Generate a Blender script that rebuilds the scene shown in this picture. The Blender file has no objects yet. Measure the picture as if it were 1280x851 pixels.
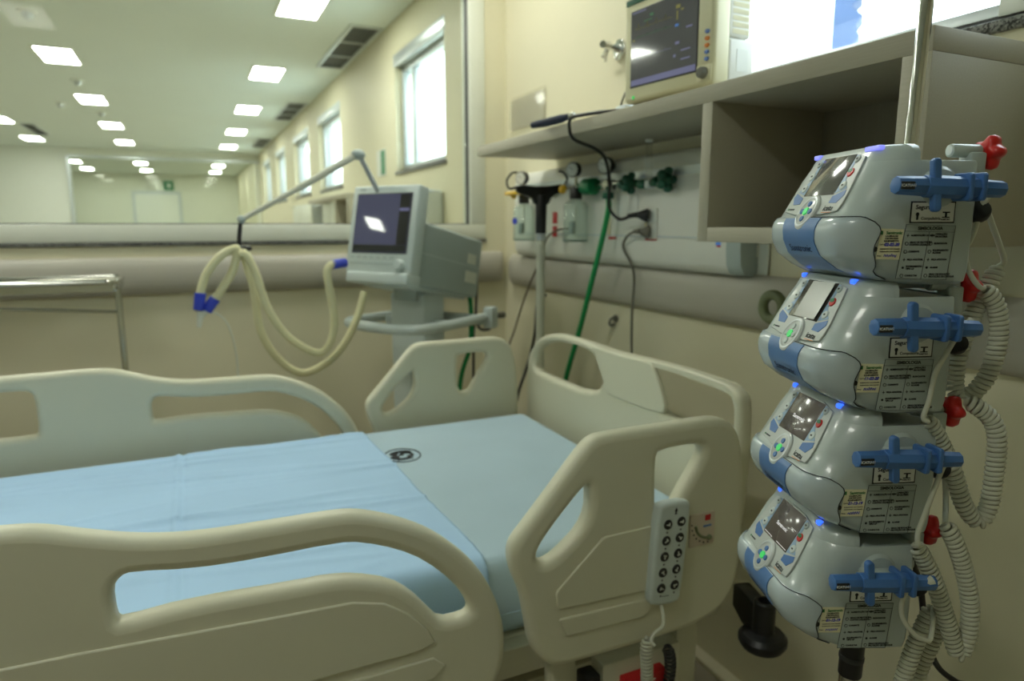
import bpy, bmesh, math, random
from mathutils import Vector, Matrix
random.seed(7)
C = bpy.context.scene.collection
PI = math.pi
H = 1.36                                   # eye height
# ------------------------------------------------------------------ camera, sky, exposure
cam = bpy.data.cameras.new('camera'); co = bpy.data.objects.new('camera', cam); C.objects.link(co)
cam.sensor_width = 36.0; cam.lens = 853.0 / 1280.0 * 36.0; cam.clip_start = 0.02; cam.clip_end = 200
co.location = (0, 0, H)
co.rotation_euler = (math.radians(90 - 9.647), 0, math.radians(-25.083))
cam.dof.use_dof = True; cam.dof.focus_distance = 0.86; cam.dof.aperture_fstop = 4.0
bpy.context.scene.camera = co
W = bpy.data.worlds.new('overcast_sky'); bpy.context.scene.world = W; W.use_nodes = True
bg = W.node_tree.nodes['Background']; bg.inputs[0].default_value = (0.86, 0.94, 1.0, 1); bg.inputs[1].default_value = 5.0
vs = bpy.context.scene.view_settings
vs.view_transform = 'Standard'; vs.look = 'None'; vs.exposure = 0.32; vs.gamma = 1.0; vs.use_curve_mapping = False
LAMP_POWER = 21.5
LAMP_COLOR = (0.985, 1.0, 0.90)
# ------------------------------------------------------------------ helpers
def S(r, g, b):
    f = lambda c: (c/255/12.92) if c/255 <= .04045 else ((c/255+.055)/1.055)**2.4
    return (f(r), f(g), f(b))
def mat(name, rgb, rough=.5, metal=0., var=.03, scale=14., bump=0., bscale=60., emit=0., ecol=None, spec=.5, coat=0., alpha=1., stretch=None):
    m = bpy.data.materials.new(name); m.use_nodes = True
    nt = m.node_tree; N = nt.nodes; Lk = nt.links; b = N['Principled BSDF']
    tc = N.new('ShaderNodeTexCoord'); mp = N.new('ShaderNodeMapping'); Lk.new(tc.outputs['Object'], mp.inputs[0])
    if stretch: mp.inputs['Scale'].default_value = stretch
    nz = N.new('ShaderNodeTexNoise'); nz.inputs['Scale'].default_value = scale; nz.inputs['Detail'].default_value = 4; Lk.new(mp.outputs[0], nz.inputs['Vector'])
    rp = N.new('ShaderNodeValToRGB')
    rp.color_ramp.elements[0].position = .3; rp.color_ramp.elements[1].position = .7
    rp.color_ramp.elements[0].color = tuple(max(0, c*(1-var)) for c in rgb) + (1,)
    rp.color_ramp.elements[1].color = tuple(min(1, c*(1+var)) for c in rgb) + (1,)
    Lk.new(nz.outputs['Fac'], rp.inputs[0]); Lk.new(rp.outputs[0], b.inputs['Base Color'])
    b.inputs['Roughness'].default_value = rough; b.inputs['Metallic'].default_value = metal
    b.inputs['Specular IOR Level'].default_value = spec; b.inputs['Coat Weight'].default_value = coat
    if bump:
        n2 = N.new('ShaderNodeTexNoise'); n2.inputs['Scale'].default_value = bscale; n2.inputs['Detail'].default_value = 5; Lk.new(mp.outputs[0], n2.inputs['Vector'])
        bp = N.new('ShaderNodeBump'); bp.inputs['Strength'].default_value = bump; bp.inputs['Distance'].default_value = .004
        Lk.new(n2.outputs['Fac'], bp.inputs['Height']); Lk.new(bp.outputs[0], b.inputs['Normal'])
    if emit:
        b.inputs['Emission Color'].default_value = (*(ecol or rgb), 1); b.inputs['Emission Strength'].default_value = emit
    return m
def glass(name, tint, refl_ior=1.45, rough=0.0, body=0.0, bodycol=(.8,.9,.85)):
    m = bpy.data.materials.new(name); m.use_nodes = True; nt = m.node_tree; N = nt.nodes; Lk = nt.links
    N.remove(N['Principled BSDF']); out = N['Material Output']
    tr = N.new('ShaderNodeBsdfTransparent'); tr.inputs[0].default_value = (*tint, 1)
    gl = N.new('ShaderNodeBsdfGlossy'); gl.inputs['Roughness'].default_value = rough
    fr = N.new('ShaderNodeFresnel'); ge = N.new('ShaderNodeNewGeometry')     # same reflectance on both faces of a thin pane
    mr = N.new('ShaderNodeMapRange'); mr.inputs['To Min'].default_value = refl_ior; mr.inputs['To Max'].default_value = 1/refl_ior
    Lk.new(ge.outputs['Backfacing'], mr.inputs['Value']); Lk.new(mr.outputs[0], fr.inputs[0])
    mx = N.new('ShaderNodeMixShader'); Lk.new(fr.outputs[0], mx.inputs[0])
    if body:
        df = N.new('ShaderNodeBsdfDiffuse'); df.inputs[0].default_value = (*bodycol, 1)
        m2 = N.new('ShaderNodeMixShader'); m2.inputs[0].default_value = body
        Lk.new(tr.outputs[0], m2.inputs[1]); Lk.new(df.outputs[0], m2.inputs[2]); Lk.new(m2.outputs[0], mx.inputs[1])
    else: Lk.new(tr.outputs[0], mx.inputs[1])
    Lk.new(gl.outputs[0], mx.inputs[2]); Lk.new(mx.outputs[0], out.inputs[0])
    return m
def granite():
    m = mat('granite', S(120,120,112), .35); nt = m.node_tree; N = nt.nodes
    v = N.new('ShaderNodeTexVoronoi'); v.inputs['Scale'].default_value = 260
    tc = [n for n in N if n.type == 'TEX_COORD'][0]; nt.links.new(tc.outputs['Object'], v.inputs['Vector'])
    r = N.new('ShaderNodeValToRGB'); r.color_ramp.elements[0].color = (.015,.015,.013,1); r.color_ramp.elements[1].color = (.22,.22,.20,1)
    r.color_ramp.elements[0].position = .25; r.color_ramp.elements[1].position = .7
    nt.links.new(v.outputs['Color'], r.inputs[0]); nt.links.new(r.outputs[0], N['Principled BSDF'].inputs['Base Color'])
    return m
M = dict(
 wall=mat('wall_paint', S(223,217,188), .55, var=.015, scale=3, bump=.05, bscale=180),
 hall=mat('hall_paint', S(226,228,213), .6, var=.015, scale=2),
 ceil=mat('ceiling_paint', S(228,237,231), .8, var=.01, scale=2),
 floor=mat('vinyl_floor', S(172,165,148), .4, var=.06, scale=8),
 white=mat('white_paint', S(225,228,218), .45, var=.01),
 sill=mat('white_laminate', S(222,224,210), .45, var=.015),
 bump=mat('grey_bumper', S(180,176,162), .45, var=.03, scale=6, stretch=(1,1,8)),
 granite=granite(),
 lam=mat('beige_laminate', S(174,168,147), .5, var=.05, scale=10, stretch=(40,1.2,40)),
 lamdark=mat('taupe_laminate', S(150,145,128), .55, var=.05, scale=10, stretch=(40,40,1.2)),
 alu=mat('aluminium', S(205,212,214), .35, .6, var=.02),
 grille=mat('vent_grey', S(112,118,113), .6),
 steel=mat('stainless_steel', S(200,200,192), .18, 1., var=.02),
 chrome=mat('chrome', S(225,225,225), .08, 1., var=.01),
 bed=mat('cream_plastic', S(218,215,190), .38, var=.012, scale=5, spec=.4),
 bedm=mat('cream_metal', S(206,203,180), .4, var=.02),
 sheet=mat('fitted_sheet_cloth', S(184,206,218), .85, var=.02, scale=7, bump=.35, bscale=9, spec=.1),
 sheet2=mat('top_sheet_cloth', S(180,212,242), .85, var=.02, scale=6, bump=.3, bscale=11, spec=.1),
 ink=mat('black_ink', S(22,24,28), .6, var=.02),
 pump=mat('pump_shell', S(181,192,188), .28, var=.012, scale=6, coat=.25),
 pdoor=mat('pump_door', S(186,199,203), .2, var=.012, scale=6, coat=.4),
 pblue=mat('pump_blue', S(84,126,182), .35, var=.03, coat=.15),
 panel=mat('keypad_silver', S(196,202,198), .3, var=.02, coat=.3),
 panellight=mat('keypad_pale_blue', S(150,180,208), .35, var=.02),
 panelblue=mat('keypad_blue', S(78,122,184), .35, var=.02),
 cblue=mat('clamp_blue', S(68,112,172), .4, var=.03),
 film=mat('glare_film', S(150,150,146), .22, var=.05, coat=1.0),
 inkb=mat('ink_navy', S(44,66,104), .5),
 red=mat('red_knob', S(205,26,20), .35, var=.04, coat=.2),
 redl=mat('red_label', S(190,30,32), .5),
 black=mat('black_plastic', S(24,24,24), .4, var=.1),
 rubber=mat('black_rubber', S(16,16,17), .5, var=.1),
 dgrey=mat('dark_grey', S(60,62,62), .5),
 gap=mat('seam_dark', S(40,46,48), .6),
 paper=mat('white_label', S(226,228,220), .5, var=.01),
 cream=mat('cream_sticker', S(226,222,186), .55, var=.02),
 greyl=mat('grey_label', S(164,175,170), .5, var=.02),
 penblue=mat('pen_blue', S(36,46,190), .5),
 inkgreen=mat('ink_green', S(40,120,60), .5),
 green=mat('green_plastic', S(14,120,72), .35, var=.05),
 dgreen=mat('dark_green_plastic', S(12,84,60), .4, var=.05),
 hoseg=mat('green_hose', S(12,150,80), .35, var=.03),
 yellow=mat('yellow_plastic', S(222,176,24), .4),
 orange=mat('orange_button', S(226,130,30), .4),
 bbutton=mat('blue_button', S(96,128,196), .4),
 cord=mat('cream_cord', S(205,206,188), .45, var=.03),
 cordg=mat('grey_cord', S(112,110,98), .5),
 cordb=mat('brown_cord', S(96,84,62), .5),
 hose=mat('corrugated_hose', S(228,222,178), .4, var=.03, spec=.4),
 clear=mat('clear_tube', S(222,224,208), .25),
 hblue=mat('connector_blue', S(52,70,196), .4),
 vent=mat('ventilator_shell', S(202,212,208), .4, var=.012),
 ventg=mat('ventilator_grey', S(172,184,180), .45, var=.012),
 mon=mat('monitor_cream', S(226,220,182), .4, var=.012),
 monw=mat('monitor_white', S(226,226,216), .45, var=.012),
 scr=mat('screen_glass', S(34,36,40), .12, var=.02, coat=.6),
 scrv=mat('ventilator_screen', S(44,46,62), .03, var=.02, emit=.10, ecol=(.35,.36,.62), coat=.6),
 scrm=mat('monitor_screen', S(58,60,60), .07, var=.02, emit=.05, ecol=(.5,.5,.52), coat=.8),
 scrp=mat('pump_screen', S(86,84,80), .14, var=.03, coat=.8),
 scrq=mat('pump_screen_lit', S(66,60,54), .16, var=.03, emit=.03, ecol=(.8,.7,.6), coat=.5),
 bar=mat('status_bar', S(96,96,134), .4, emit=.12, ecol=(.40,.40,.75)),
 etxt=mat('screen_text', S(220,222,220), .5, emit=.5, ecol=(.85,.85,.85)),
 eyel=mat('trace_yellow', S(140,132,60), .5, emit=.05, ecol=(.8,.75,.15)),
 egrn=mat('trace_green', S(50,110,66), .5, emit=.04, ecol=(.1,.7,.25)),
 eblu=mat('trace_blue', S(70,120,210), .5, emit=.12, ecol=(.15,.4,.9)),
 led=mat('status_led', S(150,155,230), .3, emit=.7, ecol=(.25,.27,1.0)),
 ledb=mat('status_led_bright', S(40,80,255), .3, emit=1.6, ecol=(.03,.12,1.0)),
 gled=mat('green_led', S(60,220,100), .4, emit=.22, ecol=(.1,.8,.25)),
 lamp=mat('led_diffuser', S(250,250,245), .5, emit=LAMP_POWER, ecol=LAMP_COLOR),
 glassw=glass('window_glass', (.93,.97,.97)),
 glassp=glass('partition_glass', (.95,.97,.95), 1.12), glassf=glass('far_glass', (.94,.97,.95), 1.4),
 jar=glass('jar_glass', (.935,.972,.955), 1.5, .02, .03, (.78,.86,.82)),
 acr=glass('clear_acrylic', (.98,.98,.96), 1.12, .08, .10, (.85,.84,.78)),
 far=mat('building_render', S(64,84,118), .8, var=.12, scale=1.5),
 pink=mat('pink_scale', S(208,194,174), .5),
 olive=mat('olive_plastic', S(120,128,92), .5),
 exitg=mat('sign_green', S(70,140,100), .5),
 navy=mat('navy_fabric', S(30,38,62), .7),
)
class G:
    def __init__(s): s.b = bmesh.new()
    def _in(s, t, mtx=None):
        if mtx is not None: bmesh.ops.transform(t, matrix=mtx, verts=t.verts)
        me = bpy.data.meshes.new('t'); t.to_mesh(me); t.free(); s.b.from_mesh(me); bpy.data.meshes.remove(me); return s
    def mesh(s, me, mtx=None):
        t = bmesh.new(); t.from_mesh(me); bmesh.ops.transform(t, matrix=mtx or Matrix(), verts=t.verts) ; return s._in(t)
    def box(s, lo, hi, bev=0., seg=2, mtx=None):
        t = bmesh.new(); bmesh.ops.create_cube(t, size=1)
        for v in t.verts: v.co = Vector([lo[i] + (v.co[i]+.5)*(hi[i]-lo[i]) for i in range(3)])
        if bev: bmesh.ops.bevel(t, geom=t.edges[:], offset=bev, segments=seg, profile=.5, affect='EDGES', clamp_overlap=True)
        return s._in(t, mtx)
    def ring(s, prof, mtx=None, n=24, arc=2*PI):
        # lathe: prof = [(r, z)]
        t = bmesh.new(); R = []
        for r, z in prof:
            R.append([t.verts.new((r*math.cos(arc*i/n), r*math.sin(arc*i/n), z)) for i in range(n)] if r > 1e-6 else [t.verts.new((0, 0, z))])
        for a, b in zip(R, R[1:]):
            for i in range(n):
                j = (i+1) % n
                if len(a) == 1 and len(b) == 1: continue
                if len(a) == 1: t.faces.new((a[0], b[j], b[i]))
                elif len(b) == 1: t.faces.new((a[i], a[j], b[0]))
                else: t.faces.new((a[i], a[j], b[j], b[i]))
        bmesh.ops.recalc_face_normals(t, faces=t.faces)
        return s._in(t, mtx)
    def cyl(s, p0, p1, r0, r1=None, n=20, bev=0.):
        p0, p1 = Vector(p0), Vector(p1); d = p1-p0; L = d.length; r1 = r0 if r1 is None else r1
        q = Matrix.Translation(p0) @ d.to_track_quat('Z', 'Y').to_matrix().to_4x4()
        if bev: pr = [(0,0),(r0-bev,0),(r0-bev*.3,bev*.3),(r0,bev),(r1,L-bev),(r1-bev*.3,L-bev*.3),(r1-bev,L),(0,L)]
        else: pr = [(0,0),(r0,0),(r1,L),(0,L)]
        return s.ring(pr, q, n)
    def tube(s, pts, r, n=8, caps=True):
        P = [Vector(p) for p in pts]; t = bmesh.new(); rings = []; up = None
        for i, p in enumerate(P):
            d = (P[min(i+1, len(P)-1)] - P[max(i-1, 0)])
            if d.length < 1e-9: d = Vector((0,0,1))
            d.normalize()
            if up is None: up = d.orthogonal().normalized()
            up = (up - d*up.dot(d)); up = up.normalized() if up.length > 1e-6 else d.orthogonal().normalized()
            sd = d.cross(up); rr = r[i] if isinstance(r, (list, tuple)) else r
            rings.append([t.verts.new(p + (up*math.cos(2*PI*k/n) + sd*math.sin(2*PI*k/n))*rr) for k in range(n)])
        for a, b in zip(rings, rings[1:]):
            for k in range(n): t.faces.new((a[k], a[(k+1)%n], b[(k+1)%n], b[k]))
        if caps: t.faces.new(rings[0][::-1]); t.faces.new(rings[-1])
        return s._in(t)
    def ball(s, c, r, sc=(1,1,1), n=16):
        t = bmesh.new(); bmesh.ops.create_uvsphere(t, u_segments=n, v_segments=n//2+2, radius=r)
        return s._in(t, Matrix.Translation(c) @ Matrix.Diagonal((*sc, 1)))
    def quadstrip(s, rows, close_rows=False):
        t = bmesh.new(); R = [[t.verts.new(p) for p in r] for r in rows]
        for a, b in zip(R, R[1:]):
            m = len(a)
            for k in range(m if close_rows else m-1): t.faces.new((a[k], a[(k+1)%m], b[(k+1)%m], b[k]))
        if close_rows: t.faces.new(R[0][::-1]); t.faces.new(R[-1])
        bmesh.ops.recalc_face_normals(t, faces=t.faces)
        return s._in(t)
    def out(s, name, m, parent=None, sm=35., kind=None, label=None, loc=None):
        me = bpy.data.meshes.new(name); s.b.to_mesh(me); s.b.free()
        if sm and len(me.polygons):
            me.polygons.foreach_set('use_smooth', [True]*len(me.polygons)); me.set_sharp_from_angle(angle=math.radians(sm))
        me.materials.append(M[m] if isinstance(m, str) else m)
        o = bpy.data.objects.new(name, me); C.objects.link(o)
        if parent: o.parent = parent
        if kind: o['kind'] = kind
        if label: o['label'] = label
        if loc: o.location = loc
        return o
def tag(o, label, cat, group=None):
    o['label'] = label; o['category'] = cat
    if group: o['group'] = group
    return o
def thing(name, label, cat, loc=(0,0,0), rotz=0., group=None):
    o = bpy.data.objects.new(name, None); C.objects.link(o); o.location = loc; o.rotation_euler = (0,0,rotz); o.empty_display_size = .05
    return tag(o, label, cat, group)
def copy_tree(o, parent=None):
    c = o.copy(); C.objects.link(c)
    if parent: c.parent = parent
    for ch in list(o.children): copy_tree(ch, c)
    return c
def attach(o, par):
    o.parent = par; o.matrix_parent_inverse = (T(par.location) @ Matrix.Rotation(par.rotation_euler.z,4,'Z')).inverted()
    for k in ('label','category','group'):
        if k in o: del o[k]
    return o
def chaikin(p, it=2, closed=True):
    for _ in range(it):
        q = []; n = len(p)
        for i in range(n if closed else n-1):
            a, b = p[i], p[(i+1) % n]
            q += [tuple(a[k]*.75+b[k]*.25 for k in range(len(a))), tuple(a[k]*.25+b[k]*.75 for k in range(len(a)))]
        p = q if closed else [p[0]] + q + [p[-1]]
    return p
def catmull(p, n=8):
    P = [Vector(q) for q in p]; out = []
    for i in range(len(P)-1):
        a, b, c, d = P[max(i-1,0)], P[i], P[i+1], P[min(i+2,len(P)-1)]
        for k in range(n):
            t = k/n; out.append(.5*((2*b)+(c-a)*t+(2*a-5*b+4*c-d)*t*t+(3*b-a-3*c+d)*t**3))
    return out + [P[-1]]
def resample(P, step):
    L = [0]
    for a, b in zip(P, P[1:]): L.append(L[-1]+(b-a).length)
    n = max(2, int(L[-1]/step)); out = []; j = 0
    for i in range(n+1):
        s = L[-1]*i/n
        while j < len(P)-2 and L[j+1] < s: j += 1
        d = L[j+1]-L[j]; out.append(P[j].lerp(P[j+1], (s-L[j])/d if d > 1e-9 else 0))
    return out
def helix(path, rad, pitch, per=12):
    P = resample(catmull(path, 12), pitch/per); up = None; out = []
    for i, p in enumerate(P):
        d = (P[min(i+1,len(P)-1)]-P[max(i-1,0)]).normalized()
        if up is None: up = d.orthogonal().normalized()
        up = (up-d*up.dot(d)).normalized(); sd = d.cross(up); a = 2*PI*i/per
        e = min(1, i/per, (len(P)-1-i)/per)
        out.append(p + (up*math.cos(a)+sd*math.sin(a))*rad*(.25+.75*e))
    return out
def _curve_mesh(cu):
    o = bpy.data.objects.new('t', cu); C.objects.link(o)
    dg = bpy.context.evaluated_depsgraph_get(); me = bpy.data.meshes.new_from_object(o.evaluated_get(dg))
    bpy.data.objects.remove(o); bpy.data.curves.remove(cu); return me
def plate(outline, holes, thick, bev, res=3):
    cu = bpy.data.curves.new('t', 'CURVE'); cu.dimensions = '2D'; cu.fill_mode = 'BOTH'
    cu.extrude = max(thick/2-bev, .0001); cu.bevel_depth = bev; cu.bevel_resolution = res; cu.offset = -bev
    for poly in [outline]+list(holes):
        sp = cu.splines.new('POLY'); sp.points.add(len(poly)-1)
        for i, q in enumerate(poly): sp.points[i].co = (q[0], q[1], 0, 1)
        sp.use_cyclic_u = True
    return _curve_mesh(cu)
def text_mesh(body, size, ax='CENTER', ext=.0001, shear=0., sx=1., bold=0.):
    cu = bpy.data.curves.new('t', 'FONT'); cu.body = body; cu.size = size; cu.align_x = ax; cu.align_y = 'CENTER'; cu.extrude = ext; cu.shear = shear; cu.offset = bold; cu.resolution_u = 3
    me = _curve_mesh(cu)
    if sx != 1.:
        for v in me.vertices: v.co.x *= sx
    return me
def frame(o, x, y):
    x, y = Vector(x).normalized(), Vector(y).normalized(); z = x.cross(y)
    return Matrix(((x.x,y.x,z.x,o[0]),(x.y,y.y,z.y,o[1]),(x.z,y.z,z.z,o[2]),(0,0,0,1)))
T = Matrix.Translation
def face_y(Y): return Matrix(((1,0,0,0),(0,0,-1,Y),(0,1,0,0),(0,0,0,1)))      # plate (x, z) facing -Y
def face_x(X): return Matrix(((0,0,-1,X),(-1,0,0,0),(0,1,0,0),(0,0,0,1)))     # plate (-y, z) facing -X
def rrect(x0, y0, x1, y1, r, n=5):
    o = []
    for cx, cy, a in ((x1-r,y1-r,0),(x0+r,y1-r,PI/2),(x0+r,y0+r,PI),(x1-r,y0+r,3*PI/2)):
        o += [(cx+r*math.cos(a+PI/2*k/n), cy+r*math.sin(a+PI/2*k/n)) for k in range(n+1)]
    return o
def structure(g, name, m, parent=None, sm=35.):
    return g.out(name, m, parent, sm, kind='structure' if parent is None else None)
# ------------------------------------------------------------------ the setting
XW, YB, ZC = 1.40, 3.06, 2.76
WIN = [(.35,1.78), (3.91,4.95), (6.90,8.12), (8.85,10.1), (11.1,12.25), (13.2,14.3)]
ZS, ZT = 1.735, 2.46
structure(G().box((-5.2,-2.6,-.1),(1.6,22.2,0)), 'floor', 'floor', sm=0)
structure(G().box((-5.2,-2.6,ZC),(1.6,22.2,ZC+.1)), 'ceiling', 'ceil', sm=0)
g = G().box((XW,-2.6,0),(XW+.16,22,ZS)).box((XW,-2.6,ZT),(XW+.16,22,ZC))
e = [-2.6]+[v for w in WIN for v in w]+[22]
for a, b in zip(e[::2], e[1::2]): g.box((XW,a,ZS),(XW+.16,b,ZT))
structure(g, 'wall_head', 'wall', sm=0)
structure(G().box((-5.2,-2.6,0),(-5,22,ZC)), 'wall_left', 'hall', sm=0)
structure(G().box((-5.2,-2.7,0),(1.6,-2.6,ZC)), 'wall_rear', 'wall', sm=0)
structure(G().box((-5.2,22,0),(1.6,22.1,ZC)), 'wall_far', 'hall', sm=0)
# partition at the foot of the hall
structure(G().box((-5,YB,0),(XW,YB+.10,1.28)).box((1.292,YB-.0,1.28),(XW,YB+.10,ZC)), 'wall_partition', 'wall', sm=0)
structure(G().box((-5,YB-.012,1.276),(1.292,YB+.11,1.292),.002), 'trim_1', 'granite')
structure(G().box((-5,YB-.006,1.292),(1.292,YB+.10,1.36),.004).box((1.216,YB-.006,1.36),(1.292,YB+.1,ZC),.004), 'trim_2', 'sill')
structure(G().box((1.211,YB+.02,1.36),(1.216,YB+.05,ZC)).box((-5,YB+.02,1.358),(1.216,YB+.05,1.3645)), 'trim_3', 'dgrey', sm=0)
structure(G().box((-5,YB+.03,1.364),(1.208,YB+.04,ZC)), 'window_7', 'glassp', sm=0)
# far glazed partition with a closed white wall on its left
structure(G().box((-5,15.2,0),(-1.92,15.3,ZC)), 'wall_side', 'white', sm=0)
structure(G().box((-1.92,15.2,2.60),(XW,15.3,ZC)).box((-1.92,15.2,0),(XW,15.3,1.30)).box((1.32,15.2,1.3),(XW,15.3,2.6)), 'wall_glazed', 'hall', sm=0)
structure(G().box((-1.92,15.17,2.58),(XW,15.2,2.63)).box((-1.95,15.16,1.3),(-1.90,15.31,2.6)), 'trim_4', 'alu', sm=0)
structure(G().box((-1.9,15.24,1.3),(1.32,15.25,2.6)), 'window_8', 'glassf', sm=0)
structure(G().box((-1.28,21.95,0),(-.20,22.0,2.2),.004), 'door_1', 'white')
structure(G().box((-1.36,21.96,0),(-1.28,22.0,2.28)).box((-.20,21.96,0),(-.12,22.0,2.28)).box((-1.28,21.96,2.2),(-.20,22.0,2.28)), 'trim_5', 'alu', sm=0)
# bumper rails, rounded
def bumper(name, length, mtx):
    pr = [(0,-.073),(.018,-.073),(.032,-.060),(.040,-.035),(.043,0),(.040,.035),(.032,.060),(.018,.073),(0,.073)]
    rows = []
    for u, k in ((0,.35),(.008,.75),(.02,.93),(.04,1.0),(length,1.0)):
        rows.append([(u, p[0]*k, p[1]*(.75+.25*k)) for p in pr])
    g = G(); t = G().quadstrip(rows, True); me = bpy.data.meshes.new('t'); t.b.to_mesh(me); t.b.free()
    g.mesh(me, mtx); return structure(g, name, 'bump', sm=50)
bumper('trim_6', 5.2, Matrix(((0,-1,0,XW),(-1,0,0,2.965),(0,0,1,1.152),(0,0,0,1))))
bumper('trim_7', 6.2, Matrix(((-1,0,0,1.38),(0,-1,0,YB),(0,0,1,1.160),(0,0,0,1))))
structure(G().box((XW-.045,-2.6,0),(XW,YB,.018),.006), 'baseboard_head', 'wall')
structure(G().box((-5,YB-.03,0),(XW-.05,YB,.018),.006), 'baseboard_partition', 'wall')
# windows along the head wall
for i, (a, b) in enumerate(WIN):
    g = G(); x0, x1 = XW+.05, XW+.11
    g.box((x0,a,ZS),(x1,b,ZS+.045),.003).box((x0,a,ZT-.045),(x1,b,ZT),.003).box((x0,a,ZS+.045),(x1,a+.04,ZT-.045),.003).box((x0,b-.04,ZS+.045),(x1,b,ZT-.045),.003)
    w = structure(g, 'window_%d' % (i+1), 'alu')
    G().box((XW+.078,a+.04,ZS+.045),(XW+.084,b-.04,ZT-.045)).out('pane', 'glassw', w, 0)
    G().box((XW-.004,a-.02,ZT-.005),(XW+.06,b+.02,ZT+.075),.004).out('blind_box', 'alu', w)
    if i: G().box((XW+.055,b-.27,ZS+.045),(XW+.105,b-.235,ZT-.045),.003).out('mullion', 'alu', w)
    G().box((XW-.012,a-.02,ZS-.022),(XW+.15,b+.02,ZS),.003).out('sill', 'granite', w)
    G().box((XW+.04,a+.02,ZS),(XW+.12,b-.02,ZS+.02)).out('gasket', 'dgrey', w, 0)
    if i == 0:
        G().box((XW+.02,.40,ZS+.012),(XW+.055,.86,ZS+.05),.004).box((XW+.01,.62,ZS+.03),(XW+.03,.72,ZS+.075),.004).out('latch', 'white', w)
    if i == 1:
        g = G()
        for k in range(10): g.box((XW+.04,a+.40,ZS+.12+k*.052),(XW+.07,a+.46-.003*k,ZS+.137+k*.052), mtx=None)
        g.out('louver_clip', 'alu', w, 0, kind='stuff')
# building beyond the bay window
R2_ = math.radians
b = thing('building', 'blue building corner seen through the window above the cabinet', 'building', (12.2,10.28,-3))
bp_ = [(-.26,0),(.25,0),(.25,6.0)]+[(.20+(.14 if k % 2 else -.16)*random.uniform(.3,1), 6.0+k*.18) for k in range(1,30)]+[(.1,11.6),(-.26,11.8)]
G().mesh(plate(bp_, [], .8, .01), Matrix.Rotation(R2_(-51),4,'Z') @ face_y(0)).out('wall', 'far', b, 0)
structure(G().box((1.6,-30,-3.2),(60,60,-3.0)), 'ground', 'hall', sm=0)
# ------------------------------------------------------------------ ceiling lights, vents, detectors
ORD = ['first','second','third','fourth','fifth','sixth','seventh','eighth','ninth','tenth','eleventh','twelfth']
def lamp(x, y, label, rz=0, sc=1):
    t = thing('ceiling_light', label, 'light', (x,y,ZC), rz, 'recessed ceiling lights')
    g = G(); w, l, f = .13*sc, .29*sc, .018
    g.box((-w-f,-l-f,-.008),(w+f,-l,0)).box((-w-f,l,-.008),(w+f,l+f,0)).box((-w-f,-l,-.008),(-w,l,0)).box((w,-l,-.008),(w+f,l,0))
    g.out('frame', 'white', t, 0); G().box((-w,-l,-.004),(w,l,-.0005)).out('diffuser', 'lamp', t, 0)
YS = [4.83+2.263*k for k in range(-3, 8)]
for nm, x, ys in (('right', .77, YS[2:]), ('middle', -.89, YS[1:]), ('left', -2.22, YS[3:])):
    n = 0
    for y in ys:
        if abs(y-15.25) < .5: continue
        if y < YB: lamp(x, y, 'white rectangular ceiling light over the bed bay, %s' % ('above the ventilator side' if x > 0 else 'left of the bed rails' if y > 1 else 'above the camera side'))
        else: lamp(x, y, 'white rectangular ceiling light, %s beyond the glass in the %s row' % (ORD[n], nm)); n += 1
lamp(-3.78, 3.69, 'white ceiling light set crosswise far to the left beyond the glass', PI/2, .6)
def vent(x0, y0, x1, y1, n, label):
    t = thing('ceiling_vent', label, 'vent', ((x0+x1)/2,(y0+y1)/2,ZC), 0, 'ceiling air vents')
    w, l = (x1-x0)/2, (y1-y0)/2; g = G(); f = .028
    g.box((-w,-l,-.012),(-w+f,l,0)).box((w-f,-l,-.012),(w,l,0)); d = 2*l/n
    for k in range(n+1): g.box((-w+f,-l+k*d-f/2 if 0<k<n else (-l if k==0 else l-f),-.012),(w-f,-l+k*d+f/2 if 0<k<n else (-l+f if k==0 else l),0))
    g.out('frame', 'alu', t, 0)
    for k in range(n):
        p = G().box((-w+f,-l+k*d+f/2,-.002),(w-f,-l+(k+1)*d-f/2,0)).out('grille', 'grille', t, 0)
        s = G(); m = 9
        for q in range(m):
            xx = -w+f+(2*w-2*f)*(q+.5)/m; s.box((xx-.003,-l+k*d+f/2+.002,-.009),(xx+.003,-l+(k+1)*d-f/2-.002,-.002))
        s.out('slats', 'dgrey', p, 0, kind='stuff')
vent(1.14,5.14,1.38,6.58,3,'long grey ceiling vent nearest the camera, beside the first window')
vent(1.14,8.57,1.38,10.02,3,'grey ceiling vent second along the window wall')
vent(1.14,12.3,1.38,13.7,3,'grey ceiling vent farthest along the window wall')
vent(-2.06,11.9,-1.86,13.25,2,'grey ceiling vent on the left above the white wall')
for (x, y, lb) in ((-.87,5.75,'small white ceiling detector at the top left corner of the view'),(-.885,8.2,'small white ceiling detector between the first two lights of the middle row'),(-1.25,9.75,'small white ceiling detector left of the second light of the middle row'),(-.89,10.37,'small white ceiling detector beside the third light of the middle row')):
    t = thing('smoke_detector', lb, 'detector', (x,y,ZC), 0, 'ceiling detectors')
    G().ring([(0,-.012),(.055,-.012),(.06,0),(0,0)]).out('base', 'white', t); G().ring([(0,-.055),(.022,-.052),(.034,-.03),(.036,-.012),(0,-.012)]).out('sensor', 'alu', t)
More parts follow.
